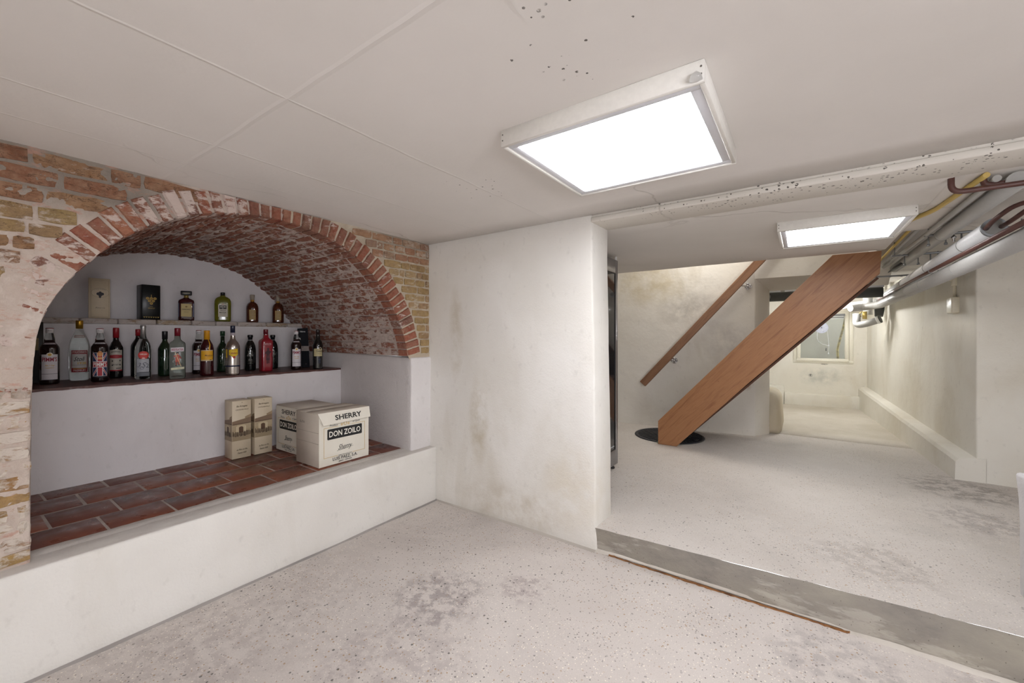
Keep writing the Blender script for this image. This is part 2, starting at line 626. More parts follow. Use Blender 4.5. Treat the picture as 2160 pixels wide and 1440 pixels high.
M['plaster_passage'] = plaster('plaster_passage', 'E6E3DA', 'DDD8CC', 'BDB094', 0.22, gs=0.2,
                               spots=[(0.25, 0.62, 0.30, 0.16, 'A9ADA6', 0.55, 6), (0.12, 0.63, 0.03, 0.03, '4E4A46', 0.9, 40), (0.30, 0.82, 0.05, 0.012, '4E4A46', 0.9, 40)])
M['white_jamb'] = plaster('plaster_edge', 'ECECEA', 'E6E5E2', grain=190, gs=0.6)
M['ceiling'] = ceiling_mat('ceiling_paint', 'E2DEDA', 'D9D5D0', [(-0.30, 0.78, 0.42, 0.36), (-0.5, 0.95, 0.35, 0.2), (-1.3, 1.55, 0.3, 0.25)])
M['ceiling_far'] = ceiling_mat('ceiling_paint_far', 'E0DCD7', 'D7D3CD', [(-0.5, 4.2, 0.8, 0.15)])
M['beam'] = ceiling_mat('beam_paint', 'DAD6CE', 'D0CBC2', [(0.2, 2.28, 1.7, 0.3), (0.5, 2.28, 1.4, 0.3)], 0.42, 60, 0.36)
M['floor'] = floor_mat('floor_concrete', 'D0C9C3', 'C3BBB5', 'A8A19D', 1.0,
                       [(-2.1, 0.9, 0.45, 0.35, 'A79E9A'), (-1.9, 0.3, 0.5, 0.35, 'A79E9A'), (-1.45, 1.45, 0.22, 0.7, '8F8685'), (-1.15, 1.75, 0.12, 0.5, '8E7F80'), (-1.3, 1.0, 0.3, 0.4, '958B8A'), (0.12, 2.0, 0.24, 0.4, '8F8988'), (0.6, 2.15, 0.2, 0.4, '918A8A')])
M['floor_up'] = floor_mat('platform_concrete', 'CDC7C1', 'C0B9B2', 'ABA6A1', 0.8,
                          [(0.95, 4.4, 0.3, 0.6, '77706B'), (0.9, 3.7, 0.25, 0.5, '8C8583'), (0.3, 2.75, 0.25, 0.4, '938B84')])
M['floor_passage'] = floor_mat('passage_screed', 'D8D2C7', 'C4BCAF', 'AEA591', 0.25)


def concrete():
    n = N('step_concrete', 0.75, 0, 0.3)
    col = n.ramp(n.noise(3.5, 7, n.pos((1, 1, 2.5)), 0.65), [(0.3, lin('989286')), (0.55, lin('88827A')), (0.75, lin('736E68'))])
    lime = n.step(n.noise(3.2, 6, n.pos((0.6, 1, 3), loc=(5, 1, 2)), 0.7), 0.56, 0.62, 0, 0.5)
    col = n.mix(lime, col, lin('B9B3A8'))
    col = n.mix(n.math('LESS_THAN', n.vor(50), 0.1), col, lin('6E675F'))
    n.color(col)
    n.bump(n.noise(14, 6, None, 0.7), 0.6, 0.01)
    n.bump(n.noise(120, 3), 0.4, 0.002)
    return n.m
M['concrete'] = concrete()


def tile_mat():
    n = N('quarry_tile', 0.32, 0, 0.5)
    r = n.rnd()
    col = n.ramp(r, [(0.1, lin('6C4034')), (0.5, lin('7A4837')), (0.9, lin('86503B'))])
    col = n.mix(n.step(n.noise(9, 5), 0.45, 0.7, 0, 0.55), col, lin('5E403C'))
    dust_or_shade = n.step(n.noise(30, 7, None, 0.75), 0.62, 0.72, 0, 0.55)
    col = n.mix(dust_or_shade, col, lin('A8968C'))
    n.color(col)
    n.setin(n.b, 'Roughness', n.step(n.noise(14, 4), 0.35, 0.65, 0.25, 0.5))
    n.bump(n.noise(30, 4), 0.25, 0.003)
    return n.m
M['tile'] = tile_mat()
M['grout'] = mortar_mat('grout', 'A89C94', 'B8ADA5', 'C9BFB7')

# limewash is thickest low on the left pier and thin near the ceiling
def zone_left(n):
    xs = n.xyz(n.pos())
    low = n.step(xs[2], 1.15, 1.72, 0.10, -0.13)
    ysh = n.step(xs[1], 0.35, 0.75, 0.0, 0.07)
    return n.math('ADD', low, ysh)
def zone_left_low(n):
    return n.step(n.xyz(n.pos())[2], 0.4, 1.1, -0.08, 0.0)
def zone_ring(n):
    xs = n.xyz(n.pos())
    a = n.step(xs[1], 0.3, 0.95, 0.03, -0.06)
    c = n.math('MULTIPLY', n.step(xs[1], 0.50, 0.62, 0.0, 0.10), n.step(xs[1], 0.92, 1.0, 1.0, 0.0))
    return n.math('ADD', n.math('ADD', a, c), n.math('MULTIPLY', n.step(xs[2], 1.40, 1.60, 0.07, 0.0), n.step(xs[1], 0.9, 1.1, 1.0, 0.0)))
def zone_vault(n):
    xs = n.xyz(n.pos())
    return n.math('ADD', n.step(xs[0], -3.6, -2.5, -0.06, -0.02), n.math('ADD', n.step(xs[2], 1.3, 1.85, 0.03, -0.01), n.step(xs[1], 1.3, 1.95, 0.0, 0.012)))

M['brick_brown'] = brick_mat('brick_brown', ['84563F', '76503C', '8E6348', '7E5640', '93704E'], 'B3A79B', 0.85, 0.5, 0.58, zone=zone_left, paint2='C8BCB4', cracks=0.9)
M['brick_ochre'] = brick_mat('brick_ochre', ['9C8358', '8E7350', 'A58E60', '897546', '93705A'], 'D5C8BD', 0.9, 0.42, 0.52, zone=zone_left, paint2='CDBDB2', cracks=0.7)
M['brick_ochre_low'] = brick_mat('brick_ochre_washed', ['A98B52', '9C7448', 'B5935A', '96714E'], 'D6CCC0', 0.92, 0.40, 0.5, zone=zone_left_low, paint2='C9BDB2')
M['brick_right'] = brick_mat('brick_yellow', ['9E8656', 'A88E5C', '92794E', 'A0805E', 'AB946A'], 'C9BCA6', 0.8, 0.55, 0.64, scale=20, paint2='BDB09B')
M['brick_right_top'] = brick_mat('brick_pale_pink', ['9C6E54', 'A27A5C', '8E6A58', '8C7A6C', 'AA8464'], 'BFB2A4', 0.75, 0.52, 0.62, scale=20)
M['brick_ring'] = brick_mat('brick_red', ['8C4636', '964E3C', '75403A', '9C583F', '6A4644', '8E4A3A'], 'D3C3BA', 0.9, 0.53, 0.6, scale=16, zone=zone_ring, dirt='4C3B3A')
M['brick_vault'] = brick_mat('brick_vault', ['82443A', '8C4C3E', '74403A', '945442', '6E4442'], 'CBBBB2', 0.85, 0.455, 0.55, scale=22, zone=zone_vault, dirt='4A2F2A', paint2='D0C3BB')
M['mortar_left'] = mortar_mat('mortar_left', 'CDBFB4', 'BDAEA2', 'D6CBC2', tint='B58A78',
                              zone=lambda n: n.math('MULTIPLY', n.step(n.xyz(n.pos())[2], 1.74, 1.85, 0.0, 0.85), n.step(n.xyz(n.pos())[1], 0.55, 0.78, 1.0, 0.0)))
M['mortar_right'] = mortar_mat('mortar_right', 'C4B8A6', 'B7AA97', 'D0C6B6',
                               zone=lambda n: n.math('MULTIPLY', n.step(n.xyz(n.pos())[2], 1.86, 1.97, 0.0, 0.6), n.step(n.xyz(n.pos())[1], 1.7, 1.85, 0.0, 1.0)))
M['mortar_vault'] = mortar_mat('mortar_vault', 'CFC2BA', 'C0B1A8', 'D8CDC6')
M['wood'] = wood_mat('stair_wood', '946644', 'A0724D', '84583A', R(46))
M['wood_rail'] = wood_mat('rail_wood', '7E5A42', '8A664C', '704E38', R(48))
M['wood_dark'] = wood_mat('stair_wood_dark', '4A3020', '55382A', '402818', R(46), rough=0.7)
M['steel'] = N('brushed_steel', 0.32, 0.9).color(lin('A3A3A6')).m
M['chrome'] = N('chrome', 0.12, 1.0).color(lin('D8D8DA')).m
M['alu'] = N('aluminium_trim', 0.4, 0.25).color(lin('DEE0E6')).m
M['white'] = flat('E4E2DC', 0.45)
M['pipe_white'] = flat('DCDCDA', 0.35)
M['pipe_grey'] = flat('AFAEAA', 0.5)
M['copper'] = flat('5A3A34', 0.4)
M['gas_yellow'] = flat('C9AE62', 0.5)
M['dark_grey'] = flat('4C4E4C', 0.5)
M['iron'] = N('cast_iron', 0.5, 0.3).color(lin('34353A')).m
M['galv'] = N('galvanised', 0.45, 0.7).color(lin('8C8E90')).m
M['black_glass'] = N('dark_door_glass', 0.04, 0, 0.8).color(lin('1E2022')).m
M['black'] = flat('1B1B1D', 0.35)
M['cream_frame'] = flat('ECE8DA', 0.4)
M['bakelite'] = flat('DDD6C2', 0.4)


def emit(name, strength, col=(1, 1, 1, 1)):
    n = N(name)
    n.b.inputs['Base Color'].default_value = (0.9, 0.9, 0.9, 1)
    n.b.inputs['Emission Color'].default_value = col
    n.b.inputs['Emission Strength'].default_value = strength
    return n.m
M['panel_near'] = emit('panel_light_near', PANEL_STRENGTH, (0.975, 0.985, 1.03, 1))
M['panel_far'] = emit('panel_light_far', PANEL_FAR_STRENGTH, (0.985, 0.99, 1.01, 1))
M['panel_fill'] = emit('panel_light_fill', PANEL_FILL_STRENGTH, (0.97, 0.98, 1.05, 1))
M['tube'] = emit('tube_light', TUBE_STRENGTH, (1.0, 1.0, 0.98, 1))

# ------------------------------------------------------------------ room shell
CZ = 2.0          # ceiling of the near room
WX = -2.404       # face of the brick wall
PZ = 0.143        # platform level
struct(slab('floor', (-2.6, -2.0, -0.2), (2.3, 2.6, 0.0), M['floor'], cell=0.25, amp=0.003, bev=0), 'beige concrete floor with exposed aggregate in the near room', 'floor')
struct(slab('ceiling', (-2.62, -2.0, CZ), (2.3, 2.29, CZ + 0.2), M['ceiling'], cell=0.2, amp=0.004, bev=0), 'low off-white painted ceiling of the near room', 'ceiling')
struct(slab('wall_right', (2.2, -2.0, 0), (2.4, 5.0, CZ + 0.2), M['plaster'], cell=0.4, amp=0.003, bev=0), 'cream plaster wall outside the view on the right', 'wall')
struct(slab('wall_rear', (-2.6, -2.2, 0), (2.4, -2.0, CZ + 0.2), M['plaster'], cell=0.4, amp=0.003, bev=0), 'cream plaster wall behind the camera', 'wall')

# partition between the near room and the raised back part
def part_shape(p):
    x, y, z = p
    if x > -1.2:
        x += 0.018 * (1 - z / 2.0) - 0.012 * (z / 2.0)
    return (x, y, z)
struct(slab('wall_partition', (-2.6, 2.285, 0.0), (-1.012, 2.53, CZ + 0.02), M['plaster'], cell=0.09, amp=0.005, bev=0.012, shape=part_shape),
       'rough cream plaster wall between the brick alcove and the opening', 'wall')
# header over the opening, with its worn lower lip
hd = slab('trim_header', (-1.03, 2.289, 1.984), (2.25, 2.53, 2.15), M['beam'], cell=0.1, amp=0.003, bev=0.006)
struct(hd, 'pitted cream concrete beam across the top of the opening', 'beam')
lip = slab('beam_lip', (-1.03, 2.281, 1.957), (2.25, 2.52, 1.988), M['beam'], hd, cell=0.08, amp=0.0035, bev=0.006)
struct(slab('ceiling_far', (-2.7, 2.52, 1.968), (0.545, 4.40, 2.2), M['ceiling_far'], cell=0.2, amp=0.004, bev=0.006), 'off-white ceiling over the platform up to the stairwell edge', 'ceiling')
struct(slab('ceiling_pipe_side', (0.54, 2.52, 1.968), (2.3, 3.72, 2.2), M['ceiling_far'], cell=0.15, amp=0.006, bev=0.01), 'off-white ceiling beside the second panel where the pipes run', 'ceiling')
struct(slab('ceiling_pipe_bay', (0.545, 3.70, 2.04), (2.3, 5.7, 2.2), M['ceiling_far'], cell=0.2, amp=0.006, bev=0.01), 'slightly higher ceiling bay above the pipes beyond the panel', 'ceiling')

# raised platform with its grey concrete riser
def platform():
    mb = MB()
    nx = 70
    def fy(x): return 2.285 + 0.0627 * (x + 1.0)
    xs = [-1.03 + (2.25 + 1.03) * i / nx for i in range(nx + 1)]
    rows = 6
    vs = []
    for j in range(rows + 1):
        t = j / rows
        for x in xs:
            yb = 2.296
            y = yb + (fy(x) - yb) * (t ** 1.6)
            p = wob((x, y, PZ * t), 0.004, 5)
            if j == rows: p.z = PZ - 0.003 + noise.noise(Vector((x * 9, 0, 0))) * 0.003
            vs.append((p.x, p.y, p.z))
    fs = [(j * (nx + 1) + i, j * (nx + 1) + i + 1, (j + 1) * (nx + 1) + i + 1, (j + 1) * (nx + 1) + i) for j in range(rows) for i in range(nx)]
    mb.add(vs, fs, 0, True)
    # top
    ny = 24
    vs = []
    for j in range(ny + 1):
        for i, x in enumerate(xs):
            y0 = fy(x)
            t = (j / ny) ** 1.5
            y = y0 + (5.72 - y0) * t
            z = PZ + noise.noise(Vector((x * 1.5, y * 1.5, 0))) * 0.003
            if j == 0: z = PZ - 0.003 + noise.noise(Vector((x * 9, 0, 0))) * 0.003
            vs.append((x, y, z))
    fs = [(j * (nx + 1) + i, j * (nx + 1) + i + 1, (j + 1) * (nx + 1) + i + 1, (j + 1) * (nx + 1) + i) for j in range(ny) for i in range(nx)]
    mb.add(vs, fs, 1, True)
    mb.box((-2.7, 2.53, -0.1), (-1.03, 5.72, PZ - 0.001), 1)
    return mb.build('floor_platform', [M['concrete'], M['floor_up']], fix=False)
struct(platform(), 'raised concrete floor beyond the opening with a grey step edge', 'floor')

# rotten timber strip and lime crust along the foot of the step
random.seed(5)
def joint_strip():
    mb = MB(); n = 60; top = []; 
    vs = []; fs = []
    for i in range(n + 1):
        t = i / n
        x = -0.92 + 1.09 * t
        wdt = 0.007 + 0.009 * math.sin(t * 3.0) + random.uniform(-0.003, 0.003)
        if t > 0.9: wdt *= 1.25
        y1 = 2.291 + random.uniform(-0.001, 0.001)
        y0 = y1 - wdt
        h = 0.006 + random.uniform(-0.002, 0.004)
        vs += [(x, y0, 0.0), (x, y0 + 0.003, h), (x, y1 - 0.002, h * 0.6), (x, y1, 0.0)]
    for i in range(n):
        for k in range(3):
            a = i * 4 + k
            fs.append((a, a + 4, a + 5, a + 1))
    mb.add(vs, fs, 0, False)
    n_ = N('rotten_timber', 0.9)
    n_.color(n_.ramp(n_.noise(30, 6, n_.pos((0.4, 3, 3)), 0.7), [(0.35, lin('3A2414')), (0.5, lin('8A5E36')), (0.7, lin('6A4526'))]))
    n_.bump(n_.noise(60, 4), 0.8, 0.005)
    o = mb.build('timber_strip', n_.m)
    tag(o, 'crumbling brown timber strip in the joint at the foot of the step', 'strip')
joint_strip()
def crust():
    mb = MB(); n = 80; vs = []; fs = []
    for i in range(n + 1):
        t = i / n
        x = -1.02 + 3.2 * t
        hgt = 0.012 + 0.008 * noise.noise(Vector((x * 8, 1, 0))) + (0.01 if x < -0.2 else 0)
        d = 0.011 + 0.007 * noise.noise(Vector((x * 11, 4, 0)))
        yf = 2.296
        vs += [(x, yf - d * (0.4 if -0.92 < x < 0.17 else 1.6), 0.0 if not -0.92 < x < 0.17 else 0.006), (x, yf - d * 0.35, hgt * 0.6), (x, yf + 0.003, hgt)]
    for i in range(n):
        for k in range(2):
            a = i * 3 + k
            fs.append((a, a + 3, a + 4, a + 1))
    mb.add(vs, fs, 0, True)
    struct(mb.build('trim_crust', plaster('lime_crust', 'CFC9C0', 'B5AEA4', '8E8478', 0.5)), 'pale cement crust along the foot of the step', 'trim')
crust()

# bottom fillet of the partition
mb = MB()
for (xa, xb) in ((-2.32, -1.0),):
    n = 40; vs = []; fs = []
    for i in range(n + 1):
        x = xa + (xb - xa) * i / n
        d = 0.008 + 0.006 * noise.noise(Vector((x * 7, 2, 0))) + 0.012 * max(0, (x + 1.9))
        vs += [(x, 2.285 - d, 0.0), (x, 2.285 - d * 0.5, 0.006), (x, 2.288, 0.012)]
    for i in range(n):
        for k in range(2):
            a = i * 3 + k
            fs.append((a, a + 3, a + 4, a + 1))
    mb.add(vs, fs, 0, True)
struct(mb.build('trim_partition_foot', plaster('foot_cement', 'B9B2A9', 'A39C93')), 'thin grey cement line at the foot of the partition', 'trim')

mb = MB(); n = 110; vs = []; fs = []
for i in range(n + 1):
    y = -0.4 + 2.69 * i / n
    d = 0.008 + 0.007 * noise.noise(Vector((y * 6, 2, 5))) + 0.004 * noise.noise(Vector((y * 27, 2, 5)))
    vs += [(-2.326 + d, y, 0.0), (-2.326 + d * 0.5, y, 0.005), (-2.332, y, 0.012)]
for i in range(n):
    for k in range(2):
        a = i * 3 + k
        fs.append((a, a + 3, a + 4, a + 1))
mb.add(vs, fs, 0, True)
struct(mb.build('trim_bench_foot', plaster('bench_foot_cement', '9E9894', '85807D')), 'dark grey joint along the foot of the white ledge', 'trim')

# ------------------------------------------------------------------ alcove: bench, tiles, ledges, vault
BZ = 0.416
def bench_shape(p):
    x, y, z = p
    if z > 0.3: x -= 0.004 * math.sin(y * 3)
    return (x, y, z)
struct(slab('trim_bench', (-2.526, -1.9, 0.0), (-2.326, 2.29, BZ), M['plaster_bench'], cell=0.08, amp=0.004, bev=0.014, shape=bench_shape),
       'long low white plastered ledge in front of the brick alcove', 'ledge')

# tile bed
bed = MB(); bed.box((-3.43, 0.2, 0.2), (-2.515, 2.2, BZ - 0.0015))
tf = struct(bed.build('floor_alcove', M['grout']), 'red quarry tiles in grey grout on the alcove seat', 'floor')
random.seed(11)
def tile_mesh(w_, d_, k):
    mb = MB()
    b = 0.004
    j = lambda: random.uniform(-0.0016, 0.0016)
    mb.bbox((-w_ / 2, -d_ / 2, -0.012), (w_ / 2, d_ / 2, 0.0), b, 1)
    mb.v = [(x + j(), y + j(), z + j() * 0.4) for x, y, z in mb.v]
    return mb
rows = [(-2.752, -2.522, [0.225, 0.470, 0.712, 0.955, 1.197, 1.440, 1.683, 1.925, 2.145]),
        (-2.995, -2.758, [0.225, 0.320, 0.560, 0.800, 1.042, 1.284, 1.526, 1.768, 2.010, 2.150]),
        (-3.243, -3.001, [0.225, 0.470, 0.708, 0.948, 1.190, 1.432, 1.674, 1.916, 2.155]),
        (-3.418, -3.249, [0.225, 0.359, 0.600, 0.846, 1.088, 1.330, 1.572, 1.814, 2.056, 2.16])]
for (xa, xb, ys) in rows:
    for a, b in zip(ys, ys[1:]):
        o = tile_mesh(xb - xa - 0.004, b - a - 0.007, 0).build('tile', M['tile'], tf, ((xa + xb) / 2, (a + b) / 2, BZ + 0.001 + random.uniform(-0.001, 0.001)))
        o.rotation_euler = (random.uniform(-0.004, 0.004), random.uniform(-0.004, 0.004), random.uniform(-0.006, 0.006))

# ragged plaster edge against the tile
mb = MB(); n = 90; vs = []; fs = []
for i in range(n + 1):
    y = 0.2 + 1.98 * i / n
    e = -2.524 + 0.010 * noise.noise(Vector((y * 5, 0, 0))) + 0.005 * noise.noise(Vector((y * 31, 0, 0))) + 0.035 * max(0, (y - 1.9) / 0.25)
    vs += [(e, y, BZ + 0.0005), (e + 0.006, y, BZ + 0.004), (-2.47, y, BZ + 0.0045), (-2.44, y, BZ - 0.002)]
for i in range(n):
    for k in range(3):
        a = i * 4 + k
        fs.append((a, a + 4, a + 5, a + 1))
mb.add(vs, fs, 0, True)
struct(mb.build('trim_bench_edge', M['plaster_bench']), 'ragged plaster edge where the white ledge meets the tiles', 'trim')

SX1, SX2, BX = -3.415, -3.98, -4.18    # bottle ledge face, upper shelf face, back wall
def ledge_shape(p):
    return tuple(p)
lg = struct(slab('wall_ledge', (SX2 - 0.02, 0.18, 0.2), (SX1, 2.17, 0.985), M['plaster_recess'], cell=0.08, amp=0.004, bev=0.01), 'grey-white plastered ledge carrying the row of bottles', 'ledge')
# dark worn top of the bottle ledge
dk = N('ledge_top', 0.45)
dk.color(dk.ramp(dk.noise(12, 6, None, 0.7), [(0.35, lin('4A2E2A')), (0.55, lin('5C3A33')), (0.72, lin('8A7A72'))]))
dk.bump(dk.noise(50, 4), 0.4, 0.004)
mb = MB(); n = 100; vs = []; fs = []
for i in range(n + 1):
    y = 0.18 + 2.0 * i / n
    e = SX1 + 0.004 + 0.004 * noise.noise(Vector((y * 9, 3, 0))) + 0.003 * noise.noise(Vector((y * 43, 3, 0)))
    zl = 0.974 + 0.004 * noise.noise(Vector((y * 17, 7, 0)))
    vs += [(e, y, zl), (e, y, 0.988), (e - 0.012, y, 0.990), (SX2, y, 0.990)]
for i in range(n):
    for k in range(3):
        a = i * 4 + k
        fs.append((a, a + 4, a + 5, a + 1))
mb.add(vs, fs, 0, False)
mb.build('ledge_top', dk.m, lg)

up = struct(slab('wall_upper_shelf', (BX - 0.02, 0.15, 0.9), (SX2, 2.22, 1.365), M['plaster_recess'], cell=0.08, amp=0.003, bev=0.006), 'grey-white wall behind the bottles, below the upper brick shelf', 'wall')
# brick nosing of the upper shelf
nos = brick_mat('nosing_brick', ['B8A68A', 'A89878', 'B7ABA0', 'BDB2AA', '9C7A54'], 'C9C1BB', 0.9, 0.40, 0.5, scale=20, dirt='3F3733', dirt_amt=0.7)
random.seed(3)
y = 0.20
while y < 2.15:
    L = random.uniform(0.16, 0.25)
    if y + L > 2.12: L = 2.16 - y
    mb = MB()
    mb.bbox((SX2 - 0.10, y + 0.003, 1.362), (SX2 + 0.012, y + L - 0.003, 1.400), 0.006, 1)
    mb.v = [wob(v, 0.004, 14) for v in mb.v]
    mb.build('brick', nos, up)
    y += L
    if L < 0.05: break
slabtop = slab('shelf_bed', (BX, 0.17, 1.36), (SX2 - 0.09, 2.2, 1.398), M['plaster_recess'], up, cell=0.2, amp=0.001, bev=0)
struct(slab('wall_alcove_back', (BX - 0.15, 0.0, 1.3), (BX, 2.4, 2.15), M['plaster_recess'], cell=0.12, amp=0.004, bev=0), 'arched grey-white back wall of the alcove', 'wall')
struct(slab('wall_alcove_left', (BX - 0.1, 0.02, 0.2), (-2.55, 0.222, 1.2), M['plaster_recess'], cell=0.12, amp=0.003, bev=0), 'hidden plaster side wall of the alcove on the left', 'wall')

# right cheek: stippled plaster pier up to the springing
def cheek_shape(p):
    x, y, z = p
    if y < 2.25:
        y += 0.068 * min(1.0, max(0.0, (-2.404 - x) / 1.0))
    if z > 1.0:
        z += 0.012 * min(1.0, max(0.0, (-2.404 - x) / 1.0))
    return (x, y, z)
struct(slab('wall_alcove_right', (-4.3, 2.092, 0.2), (-2.394, 2.45, 1.115), M['plaster_jamb'], cell=0.05, amp=0.0035, bev=0.01, shape=cheek_shape), 'stippled plaster cheek at the right end of the alcove below the vault', 'wall')

# vault profile (y, z) measured along the front arch
PROF = [(0.231, 1.06), (0.236, 1.20), (0.248, 1.31), (0.275, 1.40), (0.335, 1.515), (0.410, 1.612), (0.475, 1.690), (0.560, 1.762), (0.672, 1.830),
        (0.790, 1.880), (0.930, 1.915), (1.060, 1.928), (1.190, 1.928), (1.330, 1.913), (1.459, 1.882), (1.570, 1.838), (1.668, 1.775),
        (1.750, 1.708), (1.822, 1.630), (1.895, 1.535), (1.960, 1.440), (2.005, 1.350), (2.045, 1.245), (2.070, 1.124)]
def resample(pts, step):
    d = [0.0]
    for a, b in zip(pts, pts[1:]): d.append(d[-1] + math.hypot(b[0] - a[0], b[1] - a[1]))
    n = max(2, round(d[-1] / step)); out = []
    k = 0
    for i in range(n + 1):
        s = d[-1] * i / n
        while k < len(d) - 2 and d[k + 1] < s: k += 1
        t = (s - d[k]) / (d[k + 1] - d[k])
        out.append((pts[k][0] + (pts[k + 1][0] - pts[k][0]) * t, pts[k][1] + (pts[k + 1][1] - pts[k][1]) * t))
    return out
# smooth the polyline
def smooth(pts, it=3):
    for _ in range(it):
        q = [pts[0]]
        for a, b in zip(pts, pts[1:]):
            q += [(a[0] * .75 + b[0] * .25, a[1] * .75 + b[1] * .25), (a[0] * .25 + b[0] * .75, a[1] * .25 + b[1] * .75)]
        q.append(pts[-1]); pts = q
    return pts
ARC = smooth(PROF, 2)
def vshift(y, x):
    t = min(1.0, max(0.0, (WX - x) / 1.78))
    k = max(0.0, (y - 1.0) / 1.07)
    return y + 0.125 * t * min(1, k) 
def normals(pts):
    out = []
    for i in range(len(pts)):
        a = pts[max(0, i - 1)]; b = pts[min(len(pts) - 1, i + 1)]
        tx, tz = b[0] - a[0], b[1] - a[1]
        L = math.hypot(tx, tz)
        out.append((-tz / L, tx / L))     # outward (away from the hollow)
    return out

PITCH = 0.0555
CS = resample(ARC, PITCH)                 # course joints
CN = normals(CS)

# mortar shell of the vault
fine = resample(ARC, 0.014); fn = normals(fine)
mb = MB(); nx = 130; vs = []; fs = []
for i in range(nx + 1):
    x = -2.415 + (BX - 0.02 + 2.415) * i / nx
    for (p, q) in zip(fine, fn):
        q_ = Vector((x * 7, p[0] * 13, p[1] * 13))
        o = 0.0090 + 0.0085 * noise.noise(q_) + 0.007 * noise.noise(q_ * 4.3)
        if x > -2.54: o = 0.006 + 0.004 * noise.noise(q_)
        vs.append((x, vshift(p[0], x) + q[0] * o, p[1] + q[1] * o))
m_ = len(fine)
for i in range(nx):
    for k in range(m_ - 1):
        a = i * m_ + k
        fs.append((a, a + 1, a + m_ + 1, a + m_))
# outer skin, so the shell has its thickness
o0 = len(vs)
for i in range(nx + 1):
    x = -2.415 + (BX - 0.02 + 2.415) * i / nx
    for (p, q) in zip(fine, fn):
        vs.append((x, vshift(p[0], x) + q[0] * 0.12, p[1] + q[1] * 0.12))
for i in range(nx):
    for k in range(m_ - 1):
        a = o0 + i * m_ + k
        fs.append((a, a + m_, a + m_ + 1, a + 1))
mb.add(vs, fs, 0, True)
vault = struct(mb.build('ceiling_vault', M['mortar_vault'], fix=False), 'limewashed red brick barrel vault over the alcove', 'vault')

# unit bricks with an uneven front face; local: length X, height Z, face towards -Y, depth 1
def unit_brick(seed, rough):
    rnd = random.Random(seed)
    nu, nv = 4, 2
    vs = []; fs = []
    for j in range(nv + 1):
        for i in range(nu + 1):
            u = i / nu - 0.5; v = j / nv - 0.5
            edge = (i in (0, nu)) or (j in (0, nv))
            corner = (i in (0, nu)) and (j in (0, nv))
            d = rnd.uniform(-1, 1) * rough + (0.12 if edge else 0.0) + (0.12 if corner else 0)
            if edge:
                u += rnd.uniform(-0.012, 0.012); v += rnd.uniform(-0.05, 0.05)
            if corner:
                u *= 0.965; v *= 0.9
            vs.append((u, d, v))
    W = nu + 1
    for j in range(nv):
        for i in range(nu):
            a = j * W + i
            fs.append((a, a + 1, a + W + 1, a + W))
    per = [i for i in range(W)] + [j * W + nu for j in range(1, nv + 1)] + [nv * W + i for i in range(nu - 1, -1, -1)] + [j * W for j in range(nv - 1, 0, -1)]
    o = len(vs)
    for k in per:
        vs.append((vs[k][0], 1.0, vs[k][2]))
    n = len(per)
    for k in range(n):
        fs.append((per[k], o + k, o + (k + 1) % n, per[(k + 1) % n]))
    me = bpy.data.meshes.new('brick')
    me.from_pydata(vs, [], fs)
    bm = bmesh.new(); bm.from_mesh(me); bmesh.ops.recalc_face_normals(bm, faces=bm.faces[:]); bm.to_mesh(me); bm.free()
    return me
def with_mat(me, m):
    c = me.copy(); c.materials.append(m); return c
UB = [unit_brick(s, 0.16) for s in range(8)]
UR = [unit_brick(s + 20, 0.34) for s in range(8)]
SETS = {}
def brick_obj(kind, rough, mtx, parent):
    key = (kind, rough)
    if key not in SETS:
        SETS[key] = [with_mat(me, M[kind]) for me in (UR if rough else UB)]
    me = random.choice(SETS[key])
    o = bpy.data.objects.new('brick', me)
    COL.objects.link(o)
    o.parent = parent
    o.matrix_local = mtx
    return o

random.seed(21)
stuff = MB()
nb = 0
for k in range(len(CS) - 1):
    a, b = CS[k], CS[k + 1]
    mid = ((a[0] + b[0]) / 2, (a[1] + b[1]) / 2)
    tl = math.hypot(b[0] - a[0], b[1] - a[1])
    ty, tz = (b[0] - a[0]) / tl, (b[1] - a[1]) / tl
    ny_, nz_ = -tz, ty                     # outward
    x = -2.52 - (0.10 if k % 2 else 0.0) * 1.0
    if k % 2:
        spans = [(-2.52, -2.612)]
        x = -2.618
    else:
        spans = []; x = -2.52
    while x > BX:
        L = 0.19 + random.uniform(-0.012, 0.012)
        x2 = max(BX - 0.01, x - L)
        if x - x2 > 0.03: spans.append((x, x2))
        x = x2 - 0.010
    for (xa, xb) in spans:
        L = xa - xb
        h = tl - 0.011 + random.uniform(-0.003, 0.002)
        xm = (xa + xb) / 2
        c = Vector((xm, vshift(mid[0], xm), mid[1])) + Vector((0, ny_, nz_)) * (0.001 + random.uniform(-0.003, 0.004))
        ax = Vector((-1, 0, 0)) * L
        ay = Vector((0, ny_, nz_)) * 0.022
        az = Vector((0, ty, tz)) * h
        if mid[0] > 0.52 and nb < 300:
            mt = Matrix(((ax.x, ay.x, az.x, c.x), (ax.y, ay.y, az.y, c.y), (ax.z, ay.z, az.z, c.z), (0, 0, 0, 1)))
            brick_obj('brick_vault', False, mt, vault)
            nb += 1
        else:
            vs = [c + ax * i + ay * j + az * l for i in (-.5, .5) for j in (0, 1) for l in (-.5, .5)]
            stuff.add(vs, [(0, 1, 3, 2), (4, 6, 7, 5), (0, 4, 5, 1), (2, 3, 7, 6), (0, 2, 6, 4), (1, 5, 7, 3)])
if stuff.v:
    so = stuff.build('brickwork', M['brick_vault'], vault); so['kind'] = 'stuff'
print('vault bricks', nb)

